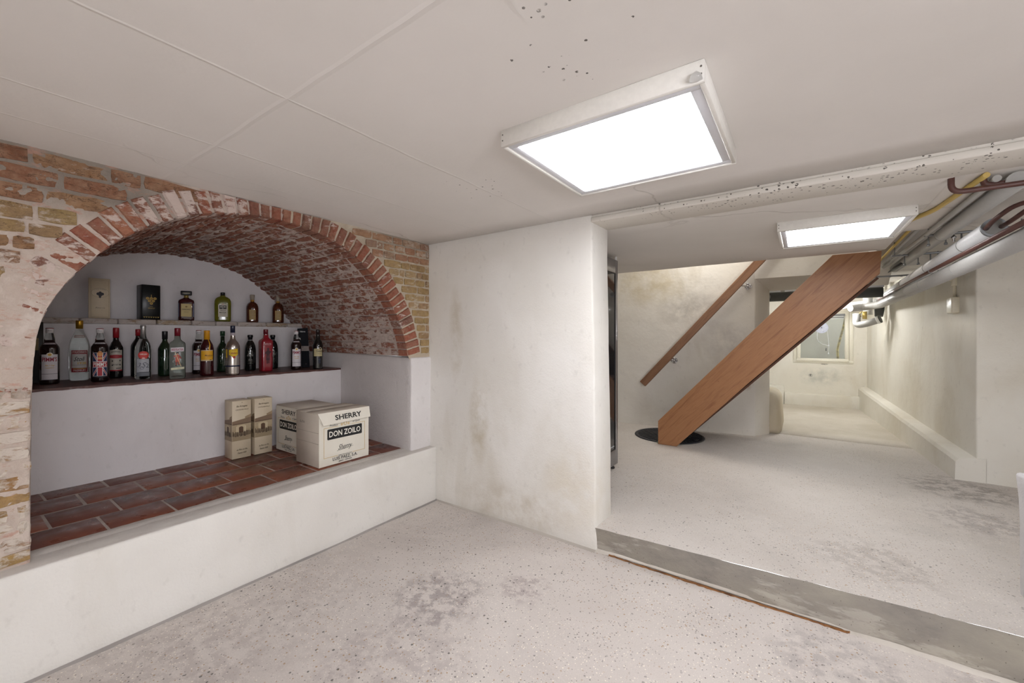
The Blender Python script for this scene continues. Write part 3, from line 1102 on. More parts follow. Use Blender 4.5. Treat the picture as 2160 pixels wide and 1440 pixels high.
# brick facing of the left wall, arch ring and the mortar behind
wall = MB()
def front_mortar():
    cols = []      # (y, zlow)
    y = -0.9
    while y < 0.225: cols.append((y, BZ - 0.01)); y += 0.03 if y < 0.0 else 0.012
    cols.append((0.226, BZ - 0.01))
    for p in fine: cols.append((p[0] - 0.0, p[1] + 0.006))
    y = 2.085
    for yy in (2.09, 2.12, 2.16, 2.20, 2.24, 2.29): cols.append((yy, 1.10))
    nz = 120; vs = []; fs = []
    for (yy, zl) in cols:
        for j in range(nz + 1):
            z = max(zl, BZ - 0.01 + (CZ + 0.02 - BZ) * j / nz)
            smear = max(0.0, min(1.0, (1.72 - z) / 0.5)) * max(0.0, min(1.0, (0.75 - yy) / 0.3))
            mid_ = max(0.0, min(1.0, (1.1 - yy) / 0.4)) * 0.35
            q_ = Vector((yy * 12, z * 17, 3))
            d = 0.0055 * noise.noise(q_) + 0.0045 * noise.noise(q_ * 3.7) + 0.0025 * noise.noise(q_ * 9.1)
            d = d * (1.0 + 0.9 * smear) + 0.0050 * smear * (1.0 if z > 1.08 else 0.3) + 0.005 * mid_
            vs.append((WX - 0.005 + d, yy, z))
    W = nz + 1
    for i in range(len(cols) - 1):
        for j in range(nz):
            a = i * W + j
            fs.append((a, a + W, a + W + 1, a + 1))
    mi = [0 if cols[min(i // nz, len(cols) - 1)][0] < 1.2 else 1 for i in range(len(fs))]
    k = len(wall.f)
    wall.add(vs, fs, 0, True)
    for i, m in enumerate(mi): wall.mi[k + i] = m
front_mortar()
# body of the wall behind its face
wall.box((-2.55, 0.1, BZ - 0.01), (-2.412, 0.2285, 1.12), 0)
wall.box((-2.62, -1.9, BZ - 0.02), (-2.43, 0.222, CZ + 0.05), 0)
wall.box((-2.62, 2.2, 1.1), (-2.43, 2.3, CZ + 0.05), 1)
wl = struct(wall.build('wall_left', [M['mortar_left'], M['mortar_right']], fix=False), 'old brick wall with peeling limewash around the arched alcove', 'wall')

# arch ring
RD = 0.118
random.seed(8)
for k in range(len(CS) - 1):
    a, b = CS[k], CS[k + 1]; na, nb2 = CN[k], CN[k + 1]
    rd = RD + random.uniform(-0.012, 0.008)
    g = 0.0052
    tl = math.hypot(b[0] - a[0], b[1] - a[1]); t = ((b[0] - a[0]) / tl, (b[1] - a[1]) / tl)
    def top(p, n_):
        L = rd
        if p[1] + n_[1] * L > CZ - 0.002: L = max(0.03, (CZ - 0.002 - p[1]) / max(0.05, n_[1]))
        return L
    La, Lb = top(a, na), top(b, nb2)
    q = [(a[0] + t[0] * g, a[1] + t[1] * g), (b[0] - t[0] * g, b[1] - t[1] * g)]
    q2 = [(q[0][0] + na[0] * La, q[0][1] + na[1] * La), (q[1][0] + nb2[0] * Lb, q[1][1] + nb2[1] * Lb)]
    low_ = max(0.0, min(1.0, (1.66 - a[1]) / 0.15)) if a[0] < 1 else 0.0
    xf = WX + 0.006 - 0.008 * low_ + random.uniform(-0.004, 0.006) * (1 - 0.6 * low_)
    mb = MB()
    nr = 4; vs = []; fs = []
    jt = lambda s_: random.uniform(-s_, s_)
    for layer_x, ins in ((xf - 0.012, 0.0), (xf, 0.10), ):
        for i in range(nr + 1):
            tt = i / nr
            for s_ in (0, 1):
                py = q[s_][0] + (q2[s_][0] - q[s_][0]) * tt
                pz = q[s_][1] + (q2[s_][1] - q[s_][1]) * tt
                o_ = 1 - s_
                oy = q[o_][0] + (q2[o_][0] - q[o_][0]) * tt
                oz = q[o_][1] + (q2[o_][1] - q[o_][1]) * tt
                k2 = ins
                e = 0.06 if (ins and i == 0) else (-0.04 if (ins and i == nr) else 0)
                py += (oy - py) * k2 + (q2[s_][0] - q[s_][0]) * e + jt(0.0015)
                pz += (oz - pz) * k2 + (q2[s_][1] - q[s_][1]) * e + jt(0.0015)
                vs.append((layer_x + jt(0.002) * (1 if ins else 0), py, pz))
    # back ring of vertices
    for s_ in ((0, 0), (0, 1), (1, 1), (1, 0)):
        src = (q if s_[0] == 0 else q2)[s_[1]]
        vs.append((WX - 0.105, src[0], src[1]))
    W = 2 * (nr + 1)
    for i in range(nr):
        fs.append((W + 2 * i, W + 2 * i + 1, W + 2 * i + 3, W + 2 * i + 2))
        for s_ in (0, 1):
            fs.append((2 * i + s_, W + 2 * i + s_, W + 2 * i + 2 + s_, 2 * i + 2 + s_))
    fs.append((0, 1, W + 1, W)); fs.append((2 * nr, 2 * nr + 1, W + 2 * nr + 1, W + 2 * nr))
    B0 = 2 * W
    fs += [(0, B0, B0 + 1, 1), (2 * nr, B0 + 3, B0 + 2, 2 * nr + 1)]
    fs += [tuple([2 * i for i in range(nr + 1)] + [B0 + 3, B0]), tuple([2 * i + 1 for i in range(nr + 1)] + [B0 + 2, B0 + 1])]
    fs.append((B0, B0 + 1, B0 + 2, B0 + 3))
    mb.add(vs, fs, 0, False)
    mb.build('arch_brick', M['brick_ring'], wl)

# extrados limits for the coursed brick
def ext_y(z, side):
    best = None
    for (p, n_) in zip(CS, CN):
        e = (p[0] + n_[0] * (RD + 0.012), p[1] + n_[1] * (RD + 0.012))
        if (side < 0) == (e[0] < 1.13):
            dz = abs(e[1] - z)
            if best is None or dz < best[0]: best = (dz, e[0])
    return best
random.seed(14)
def lay(y0, y1, z0, z1, kind, rough, lens, off, depth=0.02):
    y = y0
    L = lens * off
    while y < y1 - 0.015:
        y2 = min(y + L, y1)
        if y1 - y2 < 0.03: y2 = y1
        h = z1 - z0 - 0.011 + random.uniform(-0.003, 0.002)
        w_ = y2 - y - 0.010
        if w_ > 0.012:
            d = 0.016 if rough else 0.010
            xf = WX + 0.003 + random.uniform(-0.003, 0.004)
            # local X -> +y, local Y (depth) -> -x, local Z -> z
            mt = Matrix(((0, -d, 0, xf), (w_, 0, 0, (y + y2) / 2), (0, 0, h, (z0 + z1) / 2), (0, 0, 0, 1)))
            mt = mt @ Matrix.Rotation(random.uniform(-0.02, 0.02), 4, 'Y')
            brick_obj(kind, rough, mt, wl)
        y = y2
        L = lens * random.uniform(0.85, 1.12) if random.random() > 0.25 else lens * 0.5
# left part, courses from the ceiling down
z = CZ - 0.004; i = 0
tops = []
while z > BZ + 0.02:
    p = 0.070 if z > 1.78 else 0.0565
    tops.append((max(z - p, BZ + 0.001), z)); z -= p
for i, (z0, z1) in enumerate(tops):
    zc = (z0 + z1) / 2
    if zc > 1.10:
        e = ext_y(zc, -1)
        lim = e[1] if e[0] < 0.05 else 1.0
        if zc > 1.93: lim = 0.80
    else:
        lim = 0.231 + random.uniform(-0.005, 0.004)
    if zc > 1.80: kind = 'brick_brown'
    elif zc > 1.05: kind = random.choice(['brick_ochre', 'brick_ochre', 'brick_brown'])
    else: kind = 'brick_ochre_low'
    lay(-0.42 if zc > 1.1 else -0.36, lim, z0, z1, kind, True, 0.215, [1.0, 0.55, 0.8, 0.4][i % 4])
# right part
z = CZ - 0.004; i = 0
while z > 1.12:
    z0 = max(z - 0.057, 1.118); zc = (z + z0) / 2
    e = ext_y(zc, 1)
    lim = e[1] if e[0] < 0.05 else 1.52
    if zc > 1.955: lim = max(lim, 1.60)
    if z - z0 > 0.03:
        lay(lim, 2.282, z0, z, 'brick_right_top' if zc > 1.84 else 'brick_right', False, 0.105 if i % 3 else 0.17, 0.9, 0.02)
    z = z0 - 0.0001; i += 1

# ------------------------------------------------------------------ far walls, stairwell, passage
def wy(x): return 5.254 + 0.0955 * (x + 1.981)
def prism_wall(name, poly, z0, z1, mat, label, cat='wall', cell=0.12, amp=0.004):
    """vertical-sided wall over a plan polygon, cut into cells"""
    bm = bmesh.new()
    b = [bm.verts.new((p[0], p[1], z0)) for p in poly]
    t = [bm.verts.new((p[0], p[1], z1)) for p in poly]
    n = len(poly)
    bm.faces.new(b); bm.faces.new(list(reversed(t)))
    for i in range(n):
        bm.faces.new((b[i], b[(i + 1) % n], t[(i + 1) % n], t[i]))
    bmesh.ops.recalc_face_normals(bm, faces=bm.faces[:])
    vert = [e for e in bm.edges if abs(e.verts[0].co.z - e.verts[1].co.z) > 0.1]
    bmesh.ops.bevel(bm, geom=vert, offset=0.01, segments=2, affect='EDGES', profile=0.5)
    for ax in range(3):
        lo = min(v.co[ax] for v in bm.verts); hi = max(v.co[ax] for v in bm.verts)
        k = int((hi - lo) / cell)
        for i in range(1, k):
            co = [0, 0, 0]; no = [0, 0, 0]; co[ax] = lo + (hi - lo) * i / k; no[ax] = 1
            bmesh.ops.bisect_plane(bm, geom=bm.verts[:] + bm.edges[:] + bm.faces[:], plane_co=co, plane_no=no)
    for v in bm.verts: v.co = wob(v.co, amp)
    mb = MB(); mb.from_bm(bm, 0, True)
    return struct(mb.build(name, mat), label, cat)
prism_wall('wall_far', [(-2.75, wy(-2.75)), (-0.431, 5.402), (-0.30, 5.615), (-0.42, 5.63), (-2.75, 5.5)], 0.0, 3.0, M['plaster_far'], 'cream plaster wall behind the staircase carrying the handrail')
# lintel with splayed underside
mb = MB()
mb.prism([(5.403, 1.925), (5.62, 1.802), (5.64, 1.80), (5.64, 3.0), (5.403, 3.0)], 'x', -0.44, 0.72)
mb.box((0.72, 5.404, 1.95), (2.3, 5.64, 3.0))
lt = mb.build('wall_lintel', M['plaster_far'])
struct(lt, 'cream lintel over the passage behind the stair', 'lintel')
struct(slab('wall_left_far', (-2.75, 2.5, 0), (-2.6, 5.4, 3.0), M['plaster_far'], cell=0.3, amp=0.003, bev=0), 'hidden side wall of the raised part on the left', 'wall')
# stairwell above the ceiling
struct(slab('wall_stairwell_front', (-2.7, 4.30, 2.19), (2.3, 4.40, 3.0), M['plaster_far'], cell=0.4, amp=0.003, bev=0), 'upper plaster side of the stairwell above the platform ceiling', 'wall')
struct(slab('wall_stairwell_right', (0.548, 4.40, 2.05), (0.66, 5.42, 3.0), M['plaster_far'], cell=0.4, amp=0.003, bev=0), 'upper plaster end of the stairwell above the pipes', 'wall')
struct(slab('ceiling_stairwell', (-2.75, 4.25, 3.0), (2.3, 5.66, 3.1), M['ceiling_far'], cell=0.5, amp=0.003, bev=0), 'ceiling high over the stairwell', 'ceiling')
# facing wall at the right of the platform and the passage's right wall
prism_wall('wall_right_far', [(1.112, 4.70), (2.3, 4.63), (2.3, 4.9), (1.30, 4.9), (1.02, 8.5), (0.815, 8.5)], 0.0, 2.15, M['plaster_passage'], 'long cream plaster wall running back on the right under the pipes')
# its sloping plinth
mb = MB(); nn = 60; vs = []; fs = []
for i in range(nn + 1):
    t = i / nn
    y = 4.69 + (8.37 - 4.69) * t
    xf = 0.992 + (0.717 - 0.992) * t + 0.006 * noise.noise(Vector((y * 3, 0, 0)))
    xw = 1.13 + (0.84 - 1.13) * t
    h = 0.315 + 0.165 * t
    vs += [(xw + 0.03, y, 0.1), (xf, y, 0.1), (xf + 0.004, y, h - 0.03), (xf + 0.02, y, h - 0.004), (xf + 0.05, y, h + 0.004), (xw, y, h + 0.012), (xw + 0.03, y, h + 0.012)]
for i in range(nn):
    for k in range(6):
        a = i * 7 + k; fs.append((a, a + 1, a + 8, a + 7))
fs.append((0, 1, 2, 3, 4, 5, 6)); fs.append(tuple(nn * 7 + k for k in range(7)))
mb.add(vs, fs, 0, False)
struct(mb.build('baseboard_right', M['plaster_passage']), 'thick plaster plinth along the foot of the right passage wall', 'plinth')

# passage
struct(slab('floor_passage', (-1.6, 5.70, -0.1), (1.3, 8.6, PZ + 0.002), M['floor_passage'], cell=0.25, amp=0.004, bev=0), 'yellowish worn screed floor of the back passage', 'floor')
struct(slab('ceiling_passage', (-1.7, 5.60, 1.95), (1.5, 8.6, 2.15), M['ceiling_far'], cell=0.3, amp=0.004, bev=0), 'ceiling of the back passage', 'ceiling')
struct(slab('wall_passage_left', (-1.7, 5.5, 0), (-1.5, 8.6, 2.1), M['plaster_passage'], cell=0.3, amp=0.004, bev=0), 'hidden left wall of the back passage', 'wall')
# back wall with the window hole: four blocks
WX0, WX1, WZ0, WZ1 = -0.085, 0.635, 0.858, 1.69
def back_wall():
    mb = MB(); c = 0.1
    ys = 8.36
    xs = [-1.6 + 0.1 * i for i in range(0, 29)]
    zs = [0.0 + 0.1 * i for i in range(0, 22)]
    xs = sorted(set([x for x in xs if abs(x - WX0) > 0.04 and abs(x - WX1) > 0.04] + [WX0, WX1]))
    zs = sorted(set([z for z in zs if abs(z - WZ0) > 0.04 and abs(z - WZ1) > 0.04] + [WZ0, WZ1]))
    idx = {}; vs = []; fs = []
    for i, x in enumerate(xs):
        for j, z in enumerate(zs):
            idx[(i, j)] = len(vs)
            inwin = abs(x - (WX0 + WX1) / 2) < 0.5 and WZ0 - 0.05 < z < WZ1 + 0.05
            p = Vector((x, ys, z)) if inwin else wob((x, ys, z), 0.004)
            vs.append((x, p.y, z))
    for i in range(len(xs) - 1):
        for j in range(len(zs) - 1):
            if xs[i] >= WX0 - 1e-6 and xs[i + 1] <= WX1 + 1e-6 and zs[j] >= WZ0 - 1e-6 and zs[j + 1] <= WZ1 + 1e-6: continue
            fs.append((idx[(i, j)], idx[(i + 1, j)], idx[(i + 1, j + 1)], idx[(i, j + 1)]))
    mb.add(vs, fs, 0, True)
    for (a, b) in (((-1.6, 8.37, 0), (WX0, 8.6, 2.1)), ((WX1, 8.37, 0), (1.3, 8.6, 2.1)), ((WX0, 8.37, 0), (WX1, 8.6, WZ0)), ((WX0, 8.37, WZ1), (WX1, 8.6, 2.1))):
        mb.box(a, b)
    m = M['plaster_passage']
    return mb.build('wall_back', m, fix=False)
struct(back_wall(), 'pale plaster wall at the end of the passage with a small window', 'wall')
struct(slab('baseboard_back', (-0.24, 8.26, 0.1), (0.75, 8.37, 0.335), M['plaster_passage'], cell=0.1, amp=0.004, bev=0.012), 'low plaster step along the foot of the wall under the window', 'plinth')
struct(slab('baseboard_back_left', (-1.5, 8.20, 0.1), (-0.245, 8.37, 0.45), M['plaster_passage'], cell=0.1, amp=0.004, bev=0.012), 'higher plaster block left of the low step under the window', 'plinth')
# rounded foundation lump inside the passage mouth
bm = bmesh.new()
bmesh.ops.create_cube(bm, size=1)
bmesh.ops.bevel(bm, geom=bm.edges[:], offset=0.2, segments=4, affect='EDGES', profile=0.5)
for v in bm.verts:
    x, y, z = v.co
    tz = z + 0.5
    v.co = Vector((-0.42 + x * 0.42 * (1.12 - 0.35 * max(0, tz - 0.55)) , 6.02 + y * 0.78, 0.10 + tz * 0.52))
    v.co = wob(v.co, 0.006, 4)
mb = MB(); mb.from_bm(bm, 0, True)
struct(mb.build('trim_foundation', plaster('lump_plaster', 'CFC6B4', 'BFB5A0', '9C8F75', 0.3)), 'rounded plastered foundation stub just inside the passage on the left', 'plinth')

# white stub wall at the right edge of the platform
def stub_shape(p):
    x, y, z = p
    f = max(0, (z - 0.45) / 0.23)
    if x < 0.9: x -= 0.012 * f * f - 0.006
    return (x, y, z)
struct(slab('wall_stub', (0.782, 2.50, 0.1), (1.25, 2.79, 0.676), plaster('stub_plaster', 'D2D0D0', 'C8C6C8', grain=110, gs=0.8), cell=0.05, amp=0.004, bev=0.014, shape=stub_shape),
       'low white plastered stub wall standing on the platform edge', 'wall')

# ------------------------------------------------------------------ window at the end of the passage
wr = empty('window_1', (0.275, 8.36, 0.0), 'small cream casement window in the end wall of the passage', 'window', kind='structure')
def ring_frame(mb, x0, x1, z0, z1, t, y0, y1, b=0.004):
    mb.bbox((x0, y0, z0), (x1, y1, z0 + t), b, 1); mb.bbox((x0, y0, z1 - t), (x1, y1, z1), b, 1)
    mb.bbox((x0, y0, z0 + t), (x0 + t, y1, z1 - t), b, 1); mb.bbox((x1 - t, y0, z0 + t), (x1, y1, z1 - t), b, 1)
ox = 0.275
mb = MB(); ring_frame(mb, -0.117 - ox, 0.663 - ox, 0.835, 1.70, 0.052, -0.012, 0.06)
mb.build('window_frame', M['cream_frame'], wr)
mb = MB(); ring_frame(mb, -0.066 - ox, 0.608 - ox, 0.862, 1.665, 0.052, -0.03, 0.03)
sash = mb.build('sash', M['cream_frame'], wr)
mb = MB(); mb.box((-0.02 - ox, -0.004, 0.91), (0.56 - ox, 0.002, 1.62))
gl = N('window_glass', 0.02); gl.b.inputs['Base Color'].default_value = (0.9, 0.93, 0.92, 1); gl.b.inputs['Transmission Weight'].default_value = 0.95; gl.b.inputs['IOR'].default_value = 1.3
mb.build('pane', gl.m, wr)
mb = MB(); mb.tube([(-0.04 - ox, -0.035, 1.235), (-0.04 - ox, -0.06, 1.235)], 0.008, 10); mb.bbox((-0.052 - ox, -0.07, 1.20), (-0.028 - ox, -0.058, 1.25), 0.003, 1)
mb.build('handle', M['galv'], wr)
# rolled blind at the head of the glass
bl = empty('roller_blind', (0.275, 8.34, 1.60), 'narrow grey and white blind rolled up at the top of the passage window', 'blind')
mb = MB(); mb.bbox((-0.285, -0.02, -0.005), (0.285, 0.012, 0.028), 0.004, 1); mb.build('headrail', flat('8E8F92', 0.35), bl)
for k in range(3):
    mb = MB(); mb.bbox((-0.28, -0.024, -0.024 - 0.017 * k + 0.005), (0.27, 0.008, -0.012 - 0.017 * k + 0.005), 0.003, 1); mb.build('slat', flat('E9EAEC' if k != 1 else '9A9CA0', 0.4), bl)
# round plastic ventilator with its pull cords, on the pane
vt = empty('window_ventilator', (0.264, 8.352, 1.411), 'clear round ventilator disc with pull cord on the passage window pane', 'ventilator')
mb = MB(); mb.tube([(0, 0.0, 0), (0, -0.012, 0)], 0.088, 32); mb.build('disc', flat('C4C8DA', 0.15), vt)
mb = MB()
for k in range(10):
    a = 2 * math.pi * k / 10
    mb.tube([(0.03 * math.cos(a), -0.014, 0.03 * math.sin(a)), (0.075 * math.cos(a), -0.014, 0.075 * math.sin(a))], 0.004, 5)
mb.build('vane', flat('E6E8F0', 0.2), vt)
mb = MB(); mb.tube([(0, -0.012, 0), (0, -0.022, 0)], 0.008, 10); mb.build('hub', M['black'], vt)
mb = MB(); mb.tube([(-0.055, -0.012, -0.07), (-0.058, -0.012, -0.16), (-0.04, -0.012, -0.225), (0.0, -0.012, -0.26), (0.07, -0.012, -0.285), (0.09, -0.012, -0.30)], 0.003, 6)
mb.tube([(0.075, -0.012, -0.05), (0.088, -0.012, -0.20), (0.092, -0.012, -0.31), (0.088, -0.012, -0.42)], 0.003, 6)
mb.lathe([(0.004, 0), (0.009, 0.006), (0.004, 0.03)], 8, (0.088, -0.012, -0.43)); mb.lathe([(0.006, 0), (0.012, 0.01), (0.006, 0.025)], 8, (0.091, -0.012, -0.30))
mb.build('pull_cord', flat('EEF0F4', 0.3), vt)
mb = MB(); mb.bbox((0.052, -0.014, -0.375), (0.064, -0.008, -0.325), 0.002, 1); mb.build('tag', flat('55565C'), vt)
# light well outside
struct(slab('wall_light_well', (-0.8, 9.15, 0.3), (1.4, 9.3, 2.6), plaster('well_render', 'A6A398', '959287', '77736A', 0.4), cell=0.2, amp=0.01, bev=0), 'grey rendered wall of the light well outside the passage window', 'wall')
struct(slab('floor_light_well', (-0.8, 8.6, 0.6), (1.4, 9.15, 0.7), M['concrete'], cell=0.3, amp=0.005, bev=0), 'concrete bottom of the light well outside the window', 'floor')
mb = MB(); mb.tube([(0.60, 8.78, 2.0), (0.60, 8.78, 1.6), (0.575, 8.78, 1.45), (0.53, 8.78, 1.25), (0.49, 8.78, 1.05), (0.50, 8.79, 0.85), (0.52, 8.8, 0.7)], 0.017, 12)
hn = N('hose', 0.5); hn.color(hn.ramp(hn.noise(8, 3, hn.pos((1, 1, 2))), [(0.4, lin('B3A35C')), (0.6, lin('6F6238'))]))
tag(mb.build('hose', hn.m), 'old yellow hose hanging in the light well behind the window', 'hose')

# ------------------------------------------------------------------ ceiling light panels
def panel(name, x0, x1, y0, y1, ztop, h, em, label, grp):
    cx, cy = (x0 + x1) / 2, (y0 + y1) / 2
    r = empty(name, (cx, cy, ztop), label, 'ceiling light', group=grp)
    hx, hy = (x1 - x0) / 2, (y1 - y0) / 2
    fr = MB(); t = 0.014
    fr.bbox((-hx, -hy, -h), (hx, -hy + t, 0), 0.0015, 1); fr.bbox((-hx, hy - t, -h), (hx, hy, 0), 0.0015, 1)
    fr.bbox((-hx, -hy + t, -h), (-hx + t, hy - t, 0), 0.0015, 1); fr.bbox((hx - t, -hy + t, -h), (hx, hy - t, 0), 0.0015, 1)
    fr.build('housing', M['white'], r)
    tr = MB(); a = hx - t - 0.002; b = hy - t - 0.002; t2 = 0.027
    ring = [(-a, -b, a, -b + t2), (-a, b - t2, a, b), (-a, -b + t2, -a + t2, b - t2), (a - t2, -b + t2, a, b - t2)]
    for q in ring: tr.bbox((q[0], q[1], -h + 0.004), (q[2], q[3], -h + 0.012), 0.0012, 1)
    tr.build('bezel', M['alu'], r)
    d = MB(); d.box((-a + t2, -b + t2, -h + 0.007), (a - t2, b - t2, -h + 0.011))
    d.build('diffuser', M[em], r)
    sc = flat('77756F', 0.3, 0.8)
    for (sx, sy) in ((-1, -1), (1, -1), (1, 1), (-1, 1)):
        for zz in (-0.018, -h + 0.02):
            s_ = MB()
            s_.tube([(sx * (hx - 0.008), sy * (hy + 0.0012), zz), (sx * (hx - 0.008), sy * (hy - 0.004), zz)], 0.0026, 8)
            s_.build('screw', sc, r)
    return r
p1 = panel('ceiling_light', -0.864, -0.206, 1.160, 1.796, CZ, 0.058, 'panel_near', 'square white ceiling light panel in the near room, the largest', 'square ceiling light panels')
p2 = panel('ceiling_light', -0.122, 0.498, 2.975, 3.60, 1.968, 0.056, 'panel_far', 'square white ceiling light panel beyond the beam, beside the pipes', 'square ceiling light panels')
p3 = panel('ceiling_light', 0.10, 0.75, -1.25, -0.60, CZ, 0.058, 'panel_fill', 'added fill light panel, unseen behind the viewpoint', 'square ceiling light panels')  # extra panel, put in to even out the room's brightness
# clear suction hooks at two corners of the near panel
cg = N('clear_plastic', 0.05); cg.b.inputs['Transmission Weight'].default_value = 0.8; cg.b.inputs['Base Color'].default_value = lin('F4F4F4')
for (x, y, lab) in ((-0.225, 1.152, 'small clear plastic corner clip at the near right corner of the panel'), (-0.862, 1.83, 'small clear plastic button on the ceiling at the far left corner of the panel')):
    mb = MB()
    if y < 1.5:
        mb.lathe([(0.004, 0), (0.016, 0.004), (0.013, 0.016), (0.005, 0.024)], 16, (0, 0, 0)); zc = CZ - 0.058
    else:
        mb.lathe([(0.006, 0), (0.012, 0.003), (0.014, 0.006)], 16, (0, 0, 0)); zc = CZ - 0.006
    tag(mb.build('plastic_clip', cg.m, None, (x, y, zc)), lab, 'clip')

# fluorescent fitting in the passage
lf = empty('tube_lamp', (0.0, 7.0, 1.75), 'bright fluorescent tube lamp hanging in the passage behind the stair', 'lamp')
mb = MB(); mb.tube([(0.02, 0, 0), (0.48, 0, 0)], 0.014, 12); mb.build('tube', M['tube'], lf)
mb = MB(); mb.bbox((-0.02, -0.03, 0.05), (0.5, 0.03, 0.10), 0.006, 1); mb.bbox((0.465, -0.015, -0.012), (0.485, 0.015, 0.06), 0.003, 1); mb.bbox((0.0, -0.015, -0.012), (0.02, 0.015, 0.06), 0.003, 1)
mb.build('housing', M['white'], lf)
for x in (0.1, 0.38):
    mb = MB(); mb.tube([(x, 0, 0.1), (x, 0, 0.2)], 0.004, 6); mb.build('hanger', M['galv'], lf)

# ------------------------------------------------------------------ staircase
st = empty('staircase', (-1.15, 4.45, PZ), 'open wooden staircase with a wide warm brown stringer rising to the right', 'staircase')
SA = [(-1.237, PZ), (-1.052, PZ), (-0.403, 0.842), (0.517, 1.782), (0.528, 1.966), (0.215, 1.966), (-1.237, 0.384)]
def stringer(name, y0, y1, mat, dz=0.0, xmax=9):
    mb = MB()
    mb.prism([(x + 1.15, z - PZ + (dz if 0 < i < 4 and z > PZ + 0.01 else 0)) for i, (x, z) in enumerate(SA)], 'y', y0 - 4.45, y1 - 4.45)
    o = mb.build(name, mat, st)
    bv = o.modifiers.new('b', 'BEVEL'); bv.width = 0.003; bv.segments = 2; bv.limit_method = 'ANGLE'
    return o
stringer('stringer', 4.43, 4.472, M['wood'])
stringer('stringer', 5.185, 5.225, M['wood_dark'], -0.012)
slope = (1.782 - 0.842) / (0.517 + 0.403)
n_t = 8
for k in range(n_t):
    z = 0.35 + 0.20 * k
    xc = -0.403 + (z - 0.842) / slope - 0.13
    mb = MB(); mb.bbox((xc - 0.11 + 1.15, 4.472 - 4.45, z - 0.018 - PZ), (xc + 0.12 + 1.15, 5.185 - 4.45, z + 0.018 - PZ), 0.005, 1)
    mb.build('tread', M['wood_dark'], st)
# boards closing the underside, seen as the dark line below the stringer
mb = MB()
dx, dz = 1.0, slope
L = math.hypot(dx, dz); nx_, nz_ = dz / L, -dx / L
p0 = (-0.95, 0.842 + (-0.95 + 0.403) * slope); p1_ = (0.50, 1.765)
q = [(p0[0] + 1.15, p0[1] - PZ), (p1_[0] + 1.15, p1_[1] - PZ), (p1_[0] + nx_ * -0.018 + 1.15, p1_[1] - nz_ * 0.018 - PZ), (p0[0] - nx_ * 0.018 + 1.15, p0[1] - nz_ * 0.018 - PZ)]
mb.prism([(a + nx_ * 0.024, b + nz_ * 0.024) for a, b in q], 'y', 4.476 - 4.45, 5.18 - 4.45)
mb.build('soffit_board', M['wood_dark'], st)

# handrail on the wall
hr = empty('handrail', (-1.66, wy(-1.66), 0.66), 'brown wooden handrail fixed to the far wall above the stair', 'handrail')
def hrp(x, z, off): return (x + 1.66, wy(x) - off - wy(-1.66), z - 0.66)
a0, a1 = (-1.645, 0.672), (-0.22, 2.30)
mb = MB()
dx, dz = a1[0] - a0[0], a1[1] - a0[1]; L = math.hypot(dx, dz); ux, uz = dx / L, dz / L; nx_, nz_ = -uz, ux
vs = []
for (x, z) in (a0, a1):
    for (sd, off) in ((-0.044, 0.055), (0.044, 0.055), (0.044, 0.090), (-0.044, 0.090)):
        vs.append(hrp(x + nx_ * sd, z + nz_ * sd, off))
mb.add(vs, [(0, 1, 2, 3), (7, 6, 5, 4), (0, 4, 5, 1), (1, 5, 6, 2), (2, 6, 7, 3), (3, 7, 4, 0)])
o = mb.build('rail', M['wood_rail'], hr)
bv = o.modifiers.new('b', 'BEVEL'); bv.width = 0.006; bv.segments = 2
for (x, z) in ((-1.285, 0.975), (-0.50, 1.845)):
    mb = MB()
    w0 = Vector(hrp(x, z, 0.0)); 
    mb.tube([w0, w0 + Vector((0, -0.008, 0))], 0.036, 20)
    for k in range(5):
        a = 2 * math.pi * k / 5 + 0.3
        c = w0 + Vector((0.026 * math.cos(a), -0.012, 0.026 * math.sin(a)))
        mb.lathe([(0.001, -0.012), (0.009, -0.008), (0.012, 0), (0.009, 0.008), (0.001, 0.012)], 10, c[:])
    mb.lathe([(0.001, -0.014), (0.011, -0.008), (0.014, 0), (0.011, 0.008), (0.001, 0.014)], 10, (w0 + Vector((0, -0.02, 0)))[:])
    e = Vector(hrp(x - 0.075, z + 0.012, 0.055))
    mb.tube([w0 + Vector((0, -0.01, 0)), w0 + Vector((-0.02, -0.05, 0.0)), e + Vector((0.0, 0.0, -0.005)), e + Vector((-0.02, -0.004, 0.015))], 0.007, 10)
    mb.build('bracket', M['chrome'], hr)

# manhole cover
mh = empty('manhole_cover', (-1.235, 4.86, PZ), 'round black ribbed cast iron floor cover at the foot of the stair', 'manhole cover')
mb = MB(); mb.lathe([(0.372, 0), (0.372, 0.006), (0.366, 0.010), (0.34, 0.010), (0.338, 0.006), (0.0001, 0.006)], 64); mb.build('plate', M['iron'], mh)
for k in range(-8, 9):
    yy = k * 0.038
    half = math.sqrt(max(0, 0.325 ** 2 - yy ** 2))
    if half < 0.05: continue
    mb = MB(); mb.bbox((-half, yy - 0.009, 0.005), (half, yy + 0.009, 0.013), 0.003, 1)
    r_ = mb.build('rib', M['iron'], mh); r_.rotation_euler.z = R(-38)
tag(MB().lathe([(0.006, 0), (0.010, 0.004), (0.006, 0.012)], 8).build('bolt', flat('6F8F72', 0.4), None, (-1.245, 4.462, PZ)), 'tiny greenish bolt on the floor at the edge of the iron cover', 'bolt')

